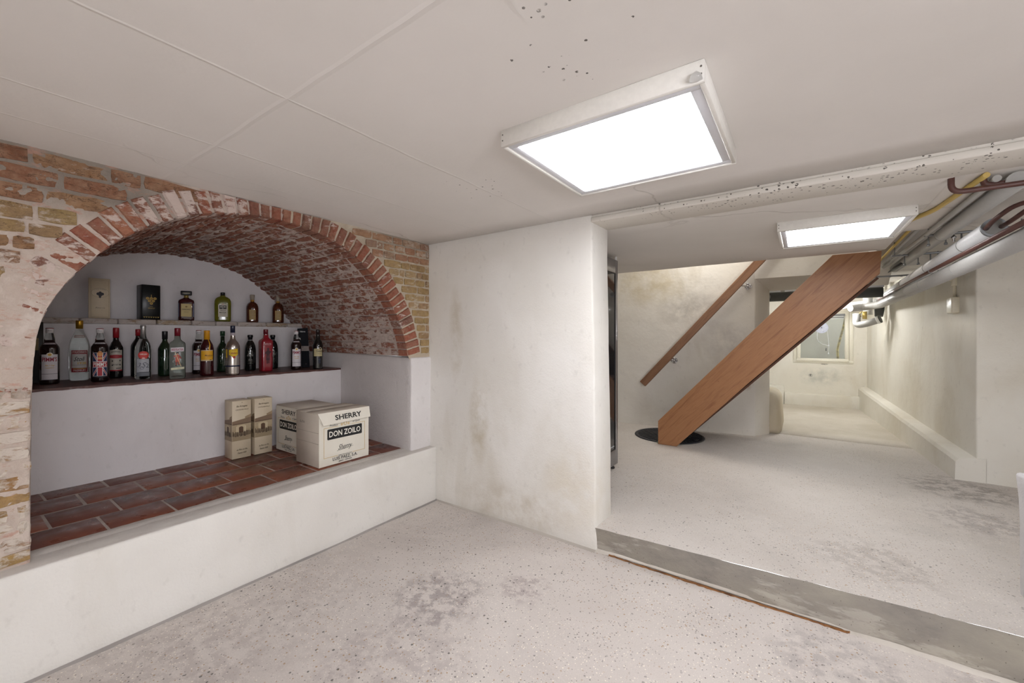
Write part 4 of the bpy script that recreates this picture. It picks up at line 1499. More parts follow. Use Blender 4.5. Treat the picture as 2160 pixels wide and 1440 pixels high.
# wine fridge behind the partition
fx, fy0, fy1, fz0, fz1 = -1.302, 2.84, 3.445, PZ + 0.035, 1.93
fg = empty('wine_fridge', ((fx - 0.3), (fy0 + fy1) / 2, PZ), 'tall stainless wine fridge with dark glass door half hidden behind the partition', 'fridge')
ox_, oy_ = fx - 0.3, (fy0 + fy1) / 2
def L3(p): return (p[0] - ox_, p[1] - oy_, p[2] - PZ)
mb = MB(); mb.bbox(L3((fx - 0.60, fy0 + 0.005, fz0 + 0.02)), L3((fx - 0.055, fy1 - 0.005, fz1)), 0.004, 1); mb.build('cabinet', M['steel'], fg)
mb = MB()
ex, ey = 0.030, 0.055
mb.bbox(L3((fx - 0.05, fy0, fz0)), L3((fx, fy0 + ey, fz1)), 0.003, 1); mb.bbox(L3((fx - 0.05, fy1 - ey, fz0)), L3((fx, fy1, fz1)), 0.003, 1)
mb.bbox(L3((fx - 0.05, fy0 + ey, fz0)), L3((fx, fy1 - ey, fz0 + 0.13)), 0.003, 1); mb.bbox(L3((fx - 0.05, fy0 + ey, fz1 - 0.115)), L3((fx, fy1 - ey, fz1)), 0.003, 1)
dr = mb.build('door', M['steel'], fg)
mb = MB(); mb.box(L3((fx - 0.045, fy0 + ey, fz0 + 0.13)), L3((fx - 0.004, fy1 - ey, fz1 - 0.115))); mb.build('glass', M['black_glass'], dr)
mb = MB()
for (a, b) in (((fy0 + ey, fz0 + 0.13), (fy1 - ey, fz0 + 0.136)), ((fy0 + ey, fz1 - 0.121), (fy1 - ey, fz1 - 0.115)), ((fy0 + ey, fz0 + 0.13), (fy0 + ey + 0.007, fz1 - 0.115)), ((fy1 - ey - 0.007, fz0 + 0.13), (fy1 - ey, fz1 - 0.115))):
    mb.box(L3((fx - 0.01, a[0], a[1])), L3((fx + 0.001, b[0], b[1])))
mb.build('gasket', M['black'], dr)
for (x, y) in ((fx - 0.03, fy1 - 0.05), (fx - 0.03, fy0 + 0.05), (fx - 0.55, fy1 - 0.05), (fx - 0.55, fy0 + 0.05)):
    MB().lathe([(0.020, 0), (0.020, 0.012), (0.010, 0.014), (0.010, 0.06)], 14, L3((x, y, PZ))).build('foot', M['black'], fg)
MB().lathe([(0.010, 0), (0.010, 0.03), (0.006, 0.034)], 12, L3((fx - 0.01, fy1 - 0.02, fz1))).build('hinge', M['white'], fg)

# ------------------------------------------------------------------ pipes
def bend(pts, rad=0.05, seg=6):
    """round the corners of a polyline"""
    pts = [Vector(p) for p in pts]; out = [pts[0]]
    for i in range(1, len(pts) - 1):
        a = (pts[i - 1] - pts[i]); b = (pts[i + 1] - pts[i])
        r_ = min(rad, a.length * 0.45, b.length * 0.45)
        pa = pts[i] + a.normalized() * r_; pb = pts[i] + b.normalized() * r_
        for k in range(seg + 1):
            t = k / seg
            out.append(pa * (1 - t) ** 2 + pts[i] * 2 * t * (1 - t) + pb * t ** 2)
    out.append(pts[-1]); return out
def pipe(name, pts, r, mat, label, cat='pipe', rad=0.05, bands=(), bmat=None, seg=16):
    mb = MB(); mb.tube(bend(pts, rad), r, seg)
    o = mb.build(name, mat); tag(o, label, cat)
    for (p, q) in bands:
        b = MB(); b.tube([p, q], r + 0.0018, seg); b.build('band', bmat or M['pipe_grey'], o)
    return o
A0, A1 = Vector((0.83, 3.24, 1.852)), Vector((0.83, 7.62, 1.742))
def al(t, a=A0, b=A1): return a + (b - a) * t
pa = pipe('insulated_pipe', [A0, A1, (0.60, 7.66, 1.72), (0.42, 7.52, 1.70)], 0.046, flat('F0F0F0', 0.3), 'white insulated pipe with an open end, upper one of the pair below the ceiling', rad=0.10,
          bands=[(al(t), al(t + 0.002)) for t in (0.10, 0.30, 0.52, 0.72, 0.88)])
# open end: foil collar, ring and the bore
mb = MB(); dirA = (A1 - A0).normalized()
for (r0, d0) in ((0.0485, 0.012),):
    mb.tube([A0 - dirA * 0.004, A0 + dirA * d0], r0, 24)
mb.build('collar', M['galv'], pa)
mb = MB(); mb.tube([A0 - dirA * 0.006, A0 - dirA * 0.0045], 0.038, 24); mb.build('end_face', flat('8E8C88', 0.8), pa)
B0, B1 = Vector((0.83, 2.45, 1.727)), Vector((0.80, 6.85, 1.668))
def bl_(t): return B0 + (B1 - B0) * t
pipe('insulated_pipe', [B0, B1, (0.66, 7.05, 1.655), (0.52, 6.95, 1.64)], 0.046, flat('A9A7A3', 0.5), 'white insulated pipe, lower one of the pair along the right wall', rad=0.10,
     bands=[(bl_(t), bl_(t + 0.002)) for t in (0.30, 0.50, 0.62, 0.80)])
pipe('copper_pipe', [(0.770, 2.4, 1.762), (0.770, 5.0, 1.748), (0.770, 6.7, 1.722)], 0.0125, M['copper'], 'thin brown copper pipe running between the two insulated pipes', bands=[(Vector((0.770, 4.2, 1.752)), Vector((0.770, 4.22, 1.752)))], bmat=M['chrome'])
# brown pipes rising out of the open end
pipe('copper_pipe', [(0.80, 3.235, 1.848), (0.80, 3.12, 1.87), (0.845, 3.00, 1.915), (1.02, 2.95, 1.915), (1.7, 2.95, 1.92)], 0.011, M['copper'], 'brown copper pipe looping up out of the open pipe end, left one', rad=0.07)
pipe('copper_pipe', [(0.855, 3.24, 1.85), (0.865, 3.14, 1.86), (0.93, 3.06, 1.925), (1.7, 3.04, 1.945)], 0.011, M['copper'], 'brown copper pipe leaving the open pipe end, right one', rad=0.06)
pipe('copper_pipe', [(0.535, 2.58, 1.99), (0.535, 2.58, 1.905), (0.75, 2.58, 1.905), (1.5, 2.60, 1.905)], 0.0115, M['copper'], 'brown copper pipe dropping from the ceiling by the beam and bending right, nearer one', rad=0.055)
pipe('copper_pipe', [(0.64, 2.62, 1.99), (0.64, 2.62, 1.925), (0.85, 2.62, 1.928), (1.5, 2.66, 1.935)], 0.0115, M['copper'], 'brown copper pipe dropping from the ceiling behind the nearer bent one', rad=0.055)
pipe('drain_pipe', [(0.735, 2.60, 1.925), (0.735, 3.72, 1.925), (0.735, 5.38, 1.93)], 0.036, M['pipe_grey'], 'long grey white pipe tight under the ceiling beside the yellow gas pipe', bands=[(Vector((0.735, 3.70, 1.925)), Vector((0.735, 3.74, 1.925)))])
pipe('conduit_pipe', [(0.675, 2.60, 1.945), (0.672, 3.70, 1.945), (0.655, 5.38, 1.95)], 0.014, M['pipe_grey'], 'thin grey conduit beside the long grey pipe under the ceiling')
pipe('gas_pipe', [(0.635, 2.56, 1.955), (0.60, 2.95, 1.955), (0.585, 3.12, 1.955), (0.50, 3.36, 1.955)], 0.0115, M['gas_yellow'], 'yellow gas pipe under the ceiling leading to the second light panel', rad=0.08)
pipe('gas_pipe', [(0.60, 3.70, 2.0), (0.60, 4.6, 1.99), (0.60, 5.38, 1.98)], 0.010, M['gas_yellow'], 'yellow pipe continuing past the second light panel above the rails')
pipe('conduit_pipe', [(0.64, 3.72, 1.995), (0.635, 4.6, 1.98), (0.63, 5.2, 1.96)], 0.013, M['pipe_grey'], 'pale conduit slanting behind the top of the staircase')
# three support rails with hanging rods
for i, (y, x0, x1, zz) in enumerate(((3.78, 0.66, 1.10, 1.935), (4.55, 0.60, 1.08, 1.93), (5.22, 0.52, 1.02, 1.84))):
    mb = MB(); mb.bbox((x0, y - 0.012, zz - 0.006), (x1, y + 0.012, zz + 0.008), 0.002, 1)
    o = mb.build('support_rail', M['galv'])
    tag(o, ['grey steel support rail above the pipes, nearest of three', 'grey steel support rail above the pipes, middle of three', 'grey steel support rail above the pipes, farthest of three'][i], 'rail', 'steel rails carrying the pipes')
    for x in (0.68, 0.76, 0.83):
        rd = MB(); zl = 1.90 - 0.025 * (y - 3.24) + 0.03
        rd.tube([(x, y, zz), (x, y, max(zl - 0.05, zz - 0.10))], 0.004, 8)
        rd.lathe([(0.008, 0), (0.010, 0.006), (0.007, 0.016)], 8, (x, y, max(zl - 0.05, zz - 0.10)))
        rd.build('rod', M['galv'], o)
    for x in (x0 + 0.02, x1 - 0.02):
        rd = MB(); rd.tube([(x, y, zz), (x, y, 2.045)], 0.004, 6); rd.build('hanger', M['galv'], o)
mb = MB(); mb.tube(bend([(0.76, 4.7, 1.93), (0.70, 4.9, 1.90), (0.66, 5.15, 1.87)], 0.1), [0.006] + [0.016] * 7 + [0.004], 8)
tag(mb.build('cable_loop', M['black']), 'short black sagging cable above the far pipes', 'cable')
# clip holding the upper pipe
mb = MB(); mb.tube([(0.80, 3.80, 1.885), (0.80, 3.80, 1.935)], 0.007, 8); mb.lathe([(0.012, 0), (0.014, 0.01), (0.008, 0.02)], 10, (0.80, 3.80, 1.905))
tag(mb.build('pipe_clip', M['chrome']), 'small steel pipe clip on top of the upper insulated pipe', 'clip')

# dark pipe behind the lintel with the conduit on top
pipe('dark_pipe', [(-0.33, 5.80, 1.742), (0.70, 5.80, 1.742)], 0.055, M['dark_grey'], 'thick dark grey pipe crossing the passage just behind the lintel')
pipe('conduit_pipe', [(-0.345, 5.72, 1.80), (0.70, 5.72, 1.80)], 0.013, M['alu'], 'bright metal conduit lying over the dark pipe behind the lintel', bands=[(Vector((-0.20, 5.72, 1.80)), Vector((-0.16, 5.72, 1.80)))])
tag(MB().bbox((-0.34, 5.73, 1.72), (-0.30, 5.74, 1.76), 0.004, 1).build('end_bracket', M['galv']), 'small bracket on the left end of the dark pipe', 'bracket')
# elbow pipe with dark cap near the window
ep = empty('capped_duct', (0.70, 7.0, 1.45), 'pale grey elbow duct with a round dark cap beside the window', 'duct')
mb = MB(); mb.tube(bend([(-0.105, 0.10, 0.12), (-0.105, 0.08, -0.03), (-0.02, 0.02, -0.018), (0.105, -0.02, 0.035)], 0.05), 0.042, 16); mb.build('elbow', M['pipe_grey'], ep)
mb = MB(); mb.tube([(0.085, -0.014, 0.027), (0.112, -0.024, 0.038)], 0.048, 20); mb.build('collar', M['pipe_white'], ep)
mb = MB(); mb.tube([(0.112, -0.024, 0.038), (0.122, -0.028, 0.042)], 0.046, 20); mb.build('cap', M['dark_grey'], ep)
mb = MB(); mb.tube([(0.122, 0.06, 0.26), (0.118, 0.05, 0.16), (0.11, 0.03, 0.08)], [0.052, 0.050, 0.042], 16); mb.build('flexible_hose', M['dark_grey'], ep)
pipe('duct_pipe', [(0.72, 7.2, 1.95), (0.72, 7.2, 1.56)], 0.05, M['pipe_white'], 'short white vertical duct behind the capped elbow')
mb = MB(); mb.bbox((0.655, 7.08, 1.50), (0.70, 7.11, 1.60), 0.004, 1); mb.tube([(0.655, 7.09, 1.60), (0.62, 7.08, 1.57), (0.64, 7.08, 1.53)], 0.006, 6)
tag(mb.build('valve', M['gas_yellow']), 'small brass valve beside the capped duct', 'valve')
# junction box and its conduit
jb = empty('junction_box', (1.075, 5.08, 1.54), 'cream junction box with conduit on the right wall below the pipes', 'junction box')
mb = MB(); mb.bbox((-0.035, -0.075, -0.065), (0.02, 0.075, 0.07), 0.008, 2); mb.build('box', M['bakelite'], jb)
mb = MB(); mb.tube(bend([(0.0, 0.0, 0.06), (0.0, 0.0, 0.22), (-0.10, 0.0, 0.24), (-0.20, 0.3, 0.22)], 0.04), 0.011, 10); mb.build('conduit', M['bakelite'], jb)
mb = MB(); mb.bbox((-0.02, -0.02, 0.17), (0.02, 0.02, 0.30), 0.005, 1); mb.build('tee', M['bakelite'], jb)

# ------------------------------------------------------------------ cartons on the tiles
TZ = BZ + 0.0035
card = N('carton_board', 0.7)
card.color(card.ramp(card.noise(6, 4), [(0.35, lin('CFC7BA')), (0.7, lin('C2B9AB'))]))
card.bump(card.noise(20, 3, card.pos((1, 1, 6))), 0.15, 0.004)
front = N('carton_print', 0.55)
front.color(front.ramp(front.noise(5, 4), [(0.35, lin('E2DED2')), (0.7, lin('D8D3C6'))]))

def carton(name, loc, rotz, W, D, Hh, label, flap):
    r = empty(name, loc, label, 'carton', rotz, 'sherry cartons on the tiles')
    mb = MB()
    mb.bbox((-W / 2, 0, 0), (W / 2, D, Hh), 0.0035, 1)
    mb.v = [(x, y + (0.006 * math.sin(z / Hh * math.pi) if y > D / 2 else 0), z) for x, y, z in mb.v]
    mb.build('box', card.m, r)
    mb = MB(); mb.box((-W / 2 + 0.002, -0.0012, 0.003), (W / 2 - 0.002, 0.001, Hh - 0.004)); mb.build('front_panel', front.m, r)
    # lid flap
    if flap:
        mb = MB(); y0 = -0.005
        vs = [(-W / 2 - 0.006, 0.0, Hh + 0.006), (W / 2 + 0.004, 0.0, Hh + 0.004), (W / 2 + 0.003, -0.016, Hh - 0.068), (-W / 2 + 0.02, -0.022, Hh - 0.072)]
        vs2 = [(x, y + 0.003, z) for x, y, z in vs]
        mb.add(vs + vs2, [(0, 3, 2, 1), (4, 5, 6, 7), (0, 1, 5, 4), (1, 2, 6, 5), (2, 3, 7, 6), (3, 0, 4, 7)])
        fl = mb.build('flap', front.m, r)
        decal('print', [('text', 'SHERRY', 0.02, Hh - 0.034, 0.046, '1A1A1C', {'bold': 0.02, 'width': 0.20})], lambda u, v, off: (u, -0.0 - (Hh + 0.006 - v) / 0.074 * 0.019 - off - 0.0008, v), fl)
        top = MB(); top.bbox((-W / 2 - 0.005, 0.0, Hh + 0.001), (W / 2 + 0.002, D * 0.52, Hh + 0.006), 0.001, 1); top.build('lid', card.m, r)
        top = MB(); top.bbox((-W / 2 - 0.001, D * 0.53, Hh), (W / 2 - 0.004, D, Hh + 0.004), 0.001, 1); top.build('lid', card.m, r)
    else:
        decal('print', [('text', 'SHERRY', 0.0, Hh - 0.040, 0.046, '1A1A1C', {'bold': 0.02, 'width': 0.20})], plane_y(0.0012), r)
        top = MB(); top.bbox((-W / 2, D * 0.01, Hh + 0.001), (W / 2, D * 0.98, Hh + 0.004), 0.001, 1); top.build('lid', card.m, r)
    k = Hh / 0.35
    its = [('frame', -0.155, 0.155, 0.055 * k, 0.255 * k, 0.003, 'C9AE74'),
           ('rect', -0.05, 0.05, 0.250 * k, 0.258 * k, 'DBD6C9'),
           ('ell', 0, 0.268 * k, 0.013, 0.016, 'C8B083'), ('ell', -0.025, 0.262 * k, 0.009, 0.010, 'D3BE94'), ('ell', 0.025, 0.262 * k, 0.009, 0.010, 'D3BE94'), ('ell', 0, 0.266 * k, 0.006, 0.010, 'E4DECB'),
           ('text', 'Produce', -0.085, 0.266 * k, 0.020, '2B2B2B', {'shear': 0.4, 'width': 0.060}), ('text', 'of Spain', 0.085, 0.268 * k, 0.020, '2B2B2B', {'shear': 0.4, 'width': 0.058}),
           ('rect', -0.130, 0.130, 0.176 * k, 0.240 * k, '17181A'), ('rect', -0.127, 0.127, 0.173 * k, 0.243 * k, '17181A'),
           ('text', 'DON ZOILO', 0, 0.208 * k, 0.052, 'E9E6DC', {'bold': 0.018, 'width': 0.235}),
           ('text', 'Sherry', 0.0, 0.105 * k, 0.050, '1E1E20', {'shear': 0.5, 'width': 0.105}), ('quad', [(-0.062, 0.086), (0.062, 0.100), (0.062, 0.1015), (-0.062, 0.088)], '1E1E20'),
           ('rect', -0.055, 0.055, 0.0495 * k, 0.0600 * k, 'DBD6C9'), ('text', 'EMBOTELLADO POR', 0, 0.056 * k, 0.009, '2B2B2B', {'width': 0.10, 'bold': 0.01}),
           ('text', 'LUIS PAEZ, S.A.', 0, 0.037 * k, 0.030, '1A1A1C', {'bold': 0.012, 'width': 0.185}), ('text', 'JEREZ - ESPAÑA', 0, 0.016 * k, 0.012, '1A1A1C', {'bold': 0.012, 'width': 0.10})]
    decal('print', its, plane_y(0.0012), r, nu=4)
    return r
# front carton faces the room (+x), the other faces along -y
c1 = carton('carton', (-2.556, 1.648, TZ), R(90), 0.376, 0.283, 0.348, 'white sherry carton with raised flap, the front one of two', True)
mb = MB()
for (z0, z1) in ((0.155, 0.157), (0.225, 0.227)): mb.box((-0.1892, 0.002, z0), (-0.188, 0.278, z1))
mb.build('seam', flat('A89F92'), c1)
decal('side_print', [('text', '12 x 75 cl.', 0.0, 0.285, 0.022, '3A3A3A', {'width': 0.06})], lambda u, v, off: (-0.1885 - off, 0.20 - u, v), c1)
c2 = carton('carton', (-3.09, 1.535, TZ), R(0), 0.376, 0.283, 0.335, 'white sherry carton behind the front one, turned side-on', False)

arm = N('armagnac_card', 0.5)
arm.color(arm.ramp(arm.noise(6, 3), [(0.35, lin('D2C5AC')), (0.7, lin('C8B99E'))]))
def tall_box(y, label):
    r = empty('gift_box', (-3.29, y, TZ), label, 'box', R(90), 'tall cream gift boxes')
    W, D, Hh = 0.121, 0.12, 0.402
    mb = MB(); mb.bbox((-W / 2, -D / 2, 0), (W / 2, D / 2, Hh), 0.002, 1); mb.build('box', arm.m, r)
    mb = MB(); mb.bbox((-W / 2 - 0.001, -D / 2 - 0.001, Hh - 0.002), (W / 2 + 0.001, D / 2 + 0.001, Hh + 0.003), 0.001, 1); mb.build('lid', arm.m, r)
    rnd = random.Random(2)
    def pic(hw):
        its = [('rect', -hw, hw, 0.125, 0.17, '9B8A6E'), ('rect', -hw, hw, 0.165, 0.215, 'AD9B7C'), ('rect', -hw, hw, 0.205, 0.247, 'B3A284'),
               ('quad', [(-hw, 0.243), (hw, 0.243), (hw, 0.283), (-hw, 0.262)], '86705A'), ('quad', [(-hw, 0.237), (hw, 0.240), (hw, 0.247), (-hw, 0.244)], '6B5644'),
               ('quad', [(hw * 0.35, 0.275), (hw, 0.283), (hw, 0.305), (hw * 0.35, 0.288)], 'A18C6E'),
               ('rect', -0.028, 0.020, 0.180, 0.232, 'C8B998'), ('rect', -0.018, 0.010, 0.180, 0.215, '5B4433'), ('ell', -0.004, 0.213, 0.014, 0.010, '5B4433'),
               ('rect', -0.034, -0.029, 0.182, 0.226, 'D8CCAE'), ('rect', 0.021, 0.026, 0.182, 0.226, 'D8CCAE')]
        u = -hw + 0.005
        while u < hw - 0.005:
            h = rnd.uniform(0.020, 0.030)
            its += [('rect', u - 0.0024, u + 0.0024, 0.157 + rnd.uniform(-0.006, 0.004), 0.157 + h, '4E3D2E'), ('ell', u, 0.160 + h, 0.0024, 0.003, '4E3D2E')]
            u += rnd.uniform(0.006, 0.010)
        return its
    its = pic(W / 2 - 0.001) + [('text', 'Bas Armagnac', 0, 0.365, 0.017, '4A4032', {'shear': 0.3, 'width': 0.070}), ('text', 'CASTELNEUVELLE', 0, 0.342, 0.012, '6E6452', {'width': 0.080}),
            ('text', 'de Père en Fils', 0, 0.062, 0.016, '4A4032', {'shear': 0.3, 'width': 0.068}), ('text', 'Depuis 1838', 0, 0.038, 0.016, '4A4032', {'shear': 0.3, 'width': 0.055}), ('rect', -0.003, 0.003, Hh - 0.012, Hh - 0.009, '6E6452')]
    decal('print', its, plane_y(D / 2), r, nu=4)
    decal('side_print', pic(D / 2 - 0.001), lambda u, v, off: (-W / 2 - off, -u, v), r, nu=4)
tall_box(1.279, 'tall cream gift box with sepia street print, left of the pair')
tall_box(1.423, 'tall cream gift box with sepia street print, next to the cartons')

# ------------------------------------------------------------------ bottles
G = {}
G['clear'] = glass('E9EEEC', 0.02, 1.18)
G['clear_green'] = glass('D2DDD4', 0.02, 1.2)
def dark_liquid(name, hexc, rough=0.07):
    n = N(name, rough, 0, 0.6)
    n.color(n.ramp(n.noise(25, 2), [(0.3, lin(hexc)), (0.7, tuple(c * 0.8 for c in lin(hexc)[:3]) + (1,))]))
    n.b.inputs['Coat Weight'].default_value = 0.6
    n.b.inputs['Coat Roughness'].default_value = 0.03
    return n.m
G['cola'] = dark_liquid('liqueur_brown_black', '1C0F0E')
G['red'] = dark_liquid('liqueur_red', '3A1014')
G['amber'] = dark_liquid('whisky_amber', '4A1F0C')
G['wine'] = dark_liquid('wine_glass_black', '121312')
G['green'] = dark_liquid('green_glass', '0F2614')
G['limon'] = dark_liquid('limoncello', '6A6A16', 0.2)
G['silver'] = N('silver_bottle', 0.18, 0.9).color(lin('BDB8B2')).m
G['redpaint'] = dark_liquid('red_lacquer', '8E1424', 0.3)
LZ = 0.991   # bottle ledge
UZ = 1.402   # upper shelf
CAMXY = Vector((0, 0))
def bottle(name, x, y, z, prof, mats, label, cat='bottle', group='bottles on the ledge', sx=1, sy=1, power=2.0, turn=0.0, seg=32, face=None):
    """prof: list of (material, [(r, z)...]) - first is the body, the others are parts"""
    a = math.atan2(-y, -x) if face is None else face
    rz = a + math.pi / 2 + turn
    mb = MB(); mb.lathe(prof, seg, (0, 0, 0), sx, sy, 0, True, power)
    o = mb.build(name, mats, None, (x, y, z), rz)
    tag(o, label, cat, group)
    return o
def part(o, name, prof, mat, seg=28, sx=1, sy=1, power=2.0):
    mb = MB(); mb.lathe(prof, seg, (0, 0, 0), sx, sy, 0, True, power)
    return mb.build(name, mat, o)

def wine_prof(r, h, rn=0.014, sh=0.62, base=0.0):
    """round-shouldered bottle up to the neck top"""
    return [(r * 0.80, 0), (r * 0.97, 0.004), (r, 0.012), (r, h * sh), (r * 0.97, h * (sh + 0.04)), (r * 0.82, h * (sh + 0.09)), (rn * 1.7, h * (sh + 0.145)), (rn * 1.15, h * (sh + 0.19)), (rn, h * (sh + 0.23)), (rn, h * 0.97)]

def pimms(x, y, lab, style, k=1.0, turn=0.0):
    r = 0.0415 * k; h = 0.336 * k
    o = bottle('liqueur_bottle', x, y, LZ, [(r * 0.85, 0), (r * 0.98, 0.005), (r, 0.012), (r, 0.212 * k), (r * 0.96, 0.222 * k), (r * 0.80, 0.235 * k), (0.0235 * k, 0.248 * k), (0.0225 * k, 0.264 * k)], G['cola'], lab, turn=turn)
    part(o, 'neck', [(0.0222 * k, 0.264 * k), (0.0205 * k, 0.280 * k), (0.0160 * k, 0.300 * k), (0.0150 * k, 0.308 * k)], G['clear'])
    part(o, 'cap', [(0.0172 * k, 0.306 * k), (0.0172 * k, h - 0.003), (0.0160 * k, h - 0.001)], flat('D9D6D6', 0.35))
    part(o, 'cap_ring', [(0.0176 * k, h - 0.004), (0.0176 * k, h - 0.001), (0.0120 * k, h)], flat('8C2430', 0.4))
    w = cyl(r)
    if style == 'white':
        its = [('rect', -0.036 * k, 0.036 * k, 0.028 * k, 0.178 * k, 'D3CFD3'), ('ell', 0, 0.178 * k, 0.013 * k, 0.011 * k, 'E3DCD0'), ('ell', 0, 0.177 * k, 0.008 * k, 0.008 * k, 'C9A24A'),
               ('rect', -0.036 * k, 0.036 * k, 0.063 * k, 0.0645 * k, '3A3A44'), ('rect', -0.036 * k, 0.036 * k, 0.028 * k, 0.030 * k, '9A96A0'), ('rect', -0.036 * k, 0.036 * k, 0.060 * k, 0.061 * k, '8A8690'),
               ('text', "PIMM'S", 0, 0.149 * k, 0.034 * k, '8C1F38', {'bold': 0.02, 'width': 0.063 * k}),
               ('text', 'No.1 Cup', 0, 0.112 * k, 0.013 * k, 'C39A3E', {'shear': 0.4, 'bold': 0.02, 'width': 0.038 * k}), ('ell', 0, 0.098 * k, 0.020 * k, 0.0015 * k, 'C39A3E')]
    else:
        a, b, c, d = -0.0345 * k, 0.0345 * k, 0.038 * k, 0.182 * k
        m = (c + d) / 2
        its = [('rect', a - 0.002, b + 0.002, c - 0.002, d + 0.002, 'DAD6D6'), ('rect', a, b, c, d, '1F2A52')]
        for (p0, p1) in (((a, c), (b, d)), ((a, d), (b, c))):
            for wd, col in ((0.020, 'DAD6D6'), (0.009, 'A8232E')):
                its.append(('quad', [(p0[0], p0[1] - wd / 2 * (1 if p0[1] < m else 1)), (p1[0], p1[1] - wd / 2), (p1[0], p1[1] + wd / 2), (p0[0], p0[1] + wd / 2)], col))
        its += [('rect', -0.014 * k, 0.014 * k, c, d, 'DAD6D6'), ('rect', -0.010 * k, 0.010 * k, c, d, 'B02833'), ('rect', a, b, m - 0.019 * k, m + 0.019 * k, 'DAD6D6'), ('rect', a, b, m - 0.015 * k, m + 0.015 * k, 'B02833'),
                ('text', "PIMM'S", 0, m, 0.034 * k, 'E4E0DC', {'bold': 0.02, 'width': 0.062 * k}), ('ell', 0, d - 0.006 * k, 0.012 * k, 0.017 * k, 'D08A48'), ('rect', -0.009 * k, 0.009 * k, d - 0.040 * k, d - 0.028 * k, 'D9A860'),
                ('rect', a - 0.003, b + 0.003, c - 0.012, c - 0.002, '141016'), ('rect', a - 0.003, b + 0.003, d + 0.002, d + 0.004, '141016')]
    decal('label', its, w, o, nu=12)
    decal('neck_label', [('rect', -0.026 * k, 0.026 * k, 0.2365 * k, 0.2455 * k, 'C9C5C9'), ('text', 'FOUNDED 1823', 0, 0.241 * k, 0.006 * k, '3A3A44', {'width': 0.03 * k})],
          lambda u, v, off: ((0.0355 - (v / k - 0.2365) * 1.15) * k * math.sin(u / (0.030 * k)) * 1.01, -(0.0355 - (v / k - 0.2365) * 1.15) * k * math.cos(u / (0.030 * k)) * 1.01 - off, v + 0.0015), o)
    decal('cap_print', [('text', 'Pimm', 0, h - 0.016, 0.010 * k, '4A4A5A', {'shear': 0.4, 'width': 0.018 * k})], cyl(0.0174 * k), o)
    return o
pimms(-3.690, 0.425, 'dark fruit liqueur bottle with white label and cap, leftmost on the ledge', 'white', turn=0.0)
pimms(-3.640, 0.633, 'dark fruit liqueur bottle with a British flag label', 'flag')
pimms(-3.804, 1.208, 'dark fruit liqueur bottle with white label behind the yellow-capped bottle', 'white', 0.99)
pimms(-3.559, 1.830, 'dark fruit liqueur bottle with white label in front of the tall black box', 'white', 0.985, turn=0.1)

# vodka, clear with gold cap
o = bottle('vodka_bottle', -3.86, 0.575, LZ, [(0.040, 0), (0.046, 0.006), (0.0475, 0.015), (0.0475, 0.215), (0.046, 0.235), (0.041, 0.262), (0.030, 0.292), (0.020, 0.318), (0.0165, 0.338), (0.0165, 0.345)], G['clear'], 'clear vodka bottle with gold cap and red and white label')
part(o, 'cap', [(0.0175, 0.335), (0.0178, 0.385), (0.0165, 0.389)], flat('B58A2C', 0.3, 0.7))
decal('label', [('rect', -0.040, 0.040, 0.055, 0.195, '8C2A32'), ('rect', -0.036, 0.036, 0.082, 0.172, 'C2BDB8'), ('text', 'STOLICHNAYA', 0, 0.184, 0.018, 'D8CFC8', {'bold': 0.01, 'width': 0.072}), ('text', 'Stoli', 0, 0.140, 0.040, '2A2A2A', {'shear': 0.5, 'bold': 0.01, 'width': 0.052}),
                ('text', '1938', 0.012, 0.112, 0.022, 'C9A24A', {'bold': 0.02}), ('rect', -0.036, 0.036, 0.100, 0.1015, '55504C'), ('text', 'PREMIUM', 0, 0.066, 0.016, 'D8CFC8', {'width': 0.055}), ('rect', -0.030, 0.030, 0.076, 0.079, 'C9A24A')], cyl(0.0475), o, nu=12)
decal('neck_label', [('rect', -0.026, 0.026, 0.278, 0.292, 'B9B3AE'), ('frame', -0.026, 0.026, 0.278, 0.292, 0.0018, '8C2A32')],
      lambda u, v, off: ((0.0365 - (v - 0.278) * 0.36) * math.sin(u / 0.0345), -(0.0365 - (v - 0.278) * 0.36) * math.cos(u / 0.0345) - off, v), o)

# red wine with red capsule
o = bottle('vermouth_bottle', -3.848, 0.748, LZ, wine_prof(0.0365, 0.30, 0.0145, 0.66), G['wine'], 'dark bottle with red cap, cream and red label, beside the flag bottle')
part(o, 'cap', [(0.0162, 0.275), (0.0165, 0.338), (0.0150, 0.344)], flat('8E1620', 0.4))
decal('label', [('rect', -0.034, 0.034, 0.050, 0.192, 'B9B1A4'), ('ell', 0, 0.186, 0.022, 0.012, 'B9B1A4'), ('text', 'BODEGAS', 0, 0.182, 0.014, '3A3A38', {'bold': 0.02, 'width': 0.048, 'arc': 6}), ('rect', -0.034, 0.034, 0.138, 0.158, 'A32A30'), ('ell', 0, 0.148, 0.030, 0.013, 'A32A30'),
                ('ell', -0.018, 0.118, 0.004, 0.005, '3A3A38'), ('ell', 0.020, 0.120, 0.004, 0.005, '3A3A38'), ('ell', -0.018, 0.090, 0.004, 0.005, '3A3A38'), ('ell', 0.020, 0.092, 0.004, 0.005, '3A3A38'), ('text', 'ROJO', 0, 0.092, 0.012, '3A3A38', {'bold': 0.02}), ('rect', 0.0, 0.026, 0.066, 0.071, '3A3A38'), ('rect', -0.034, 0.034, 0.050, 0.058, 'A32A30')], cyl(0.0365), o, nu=12)

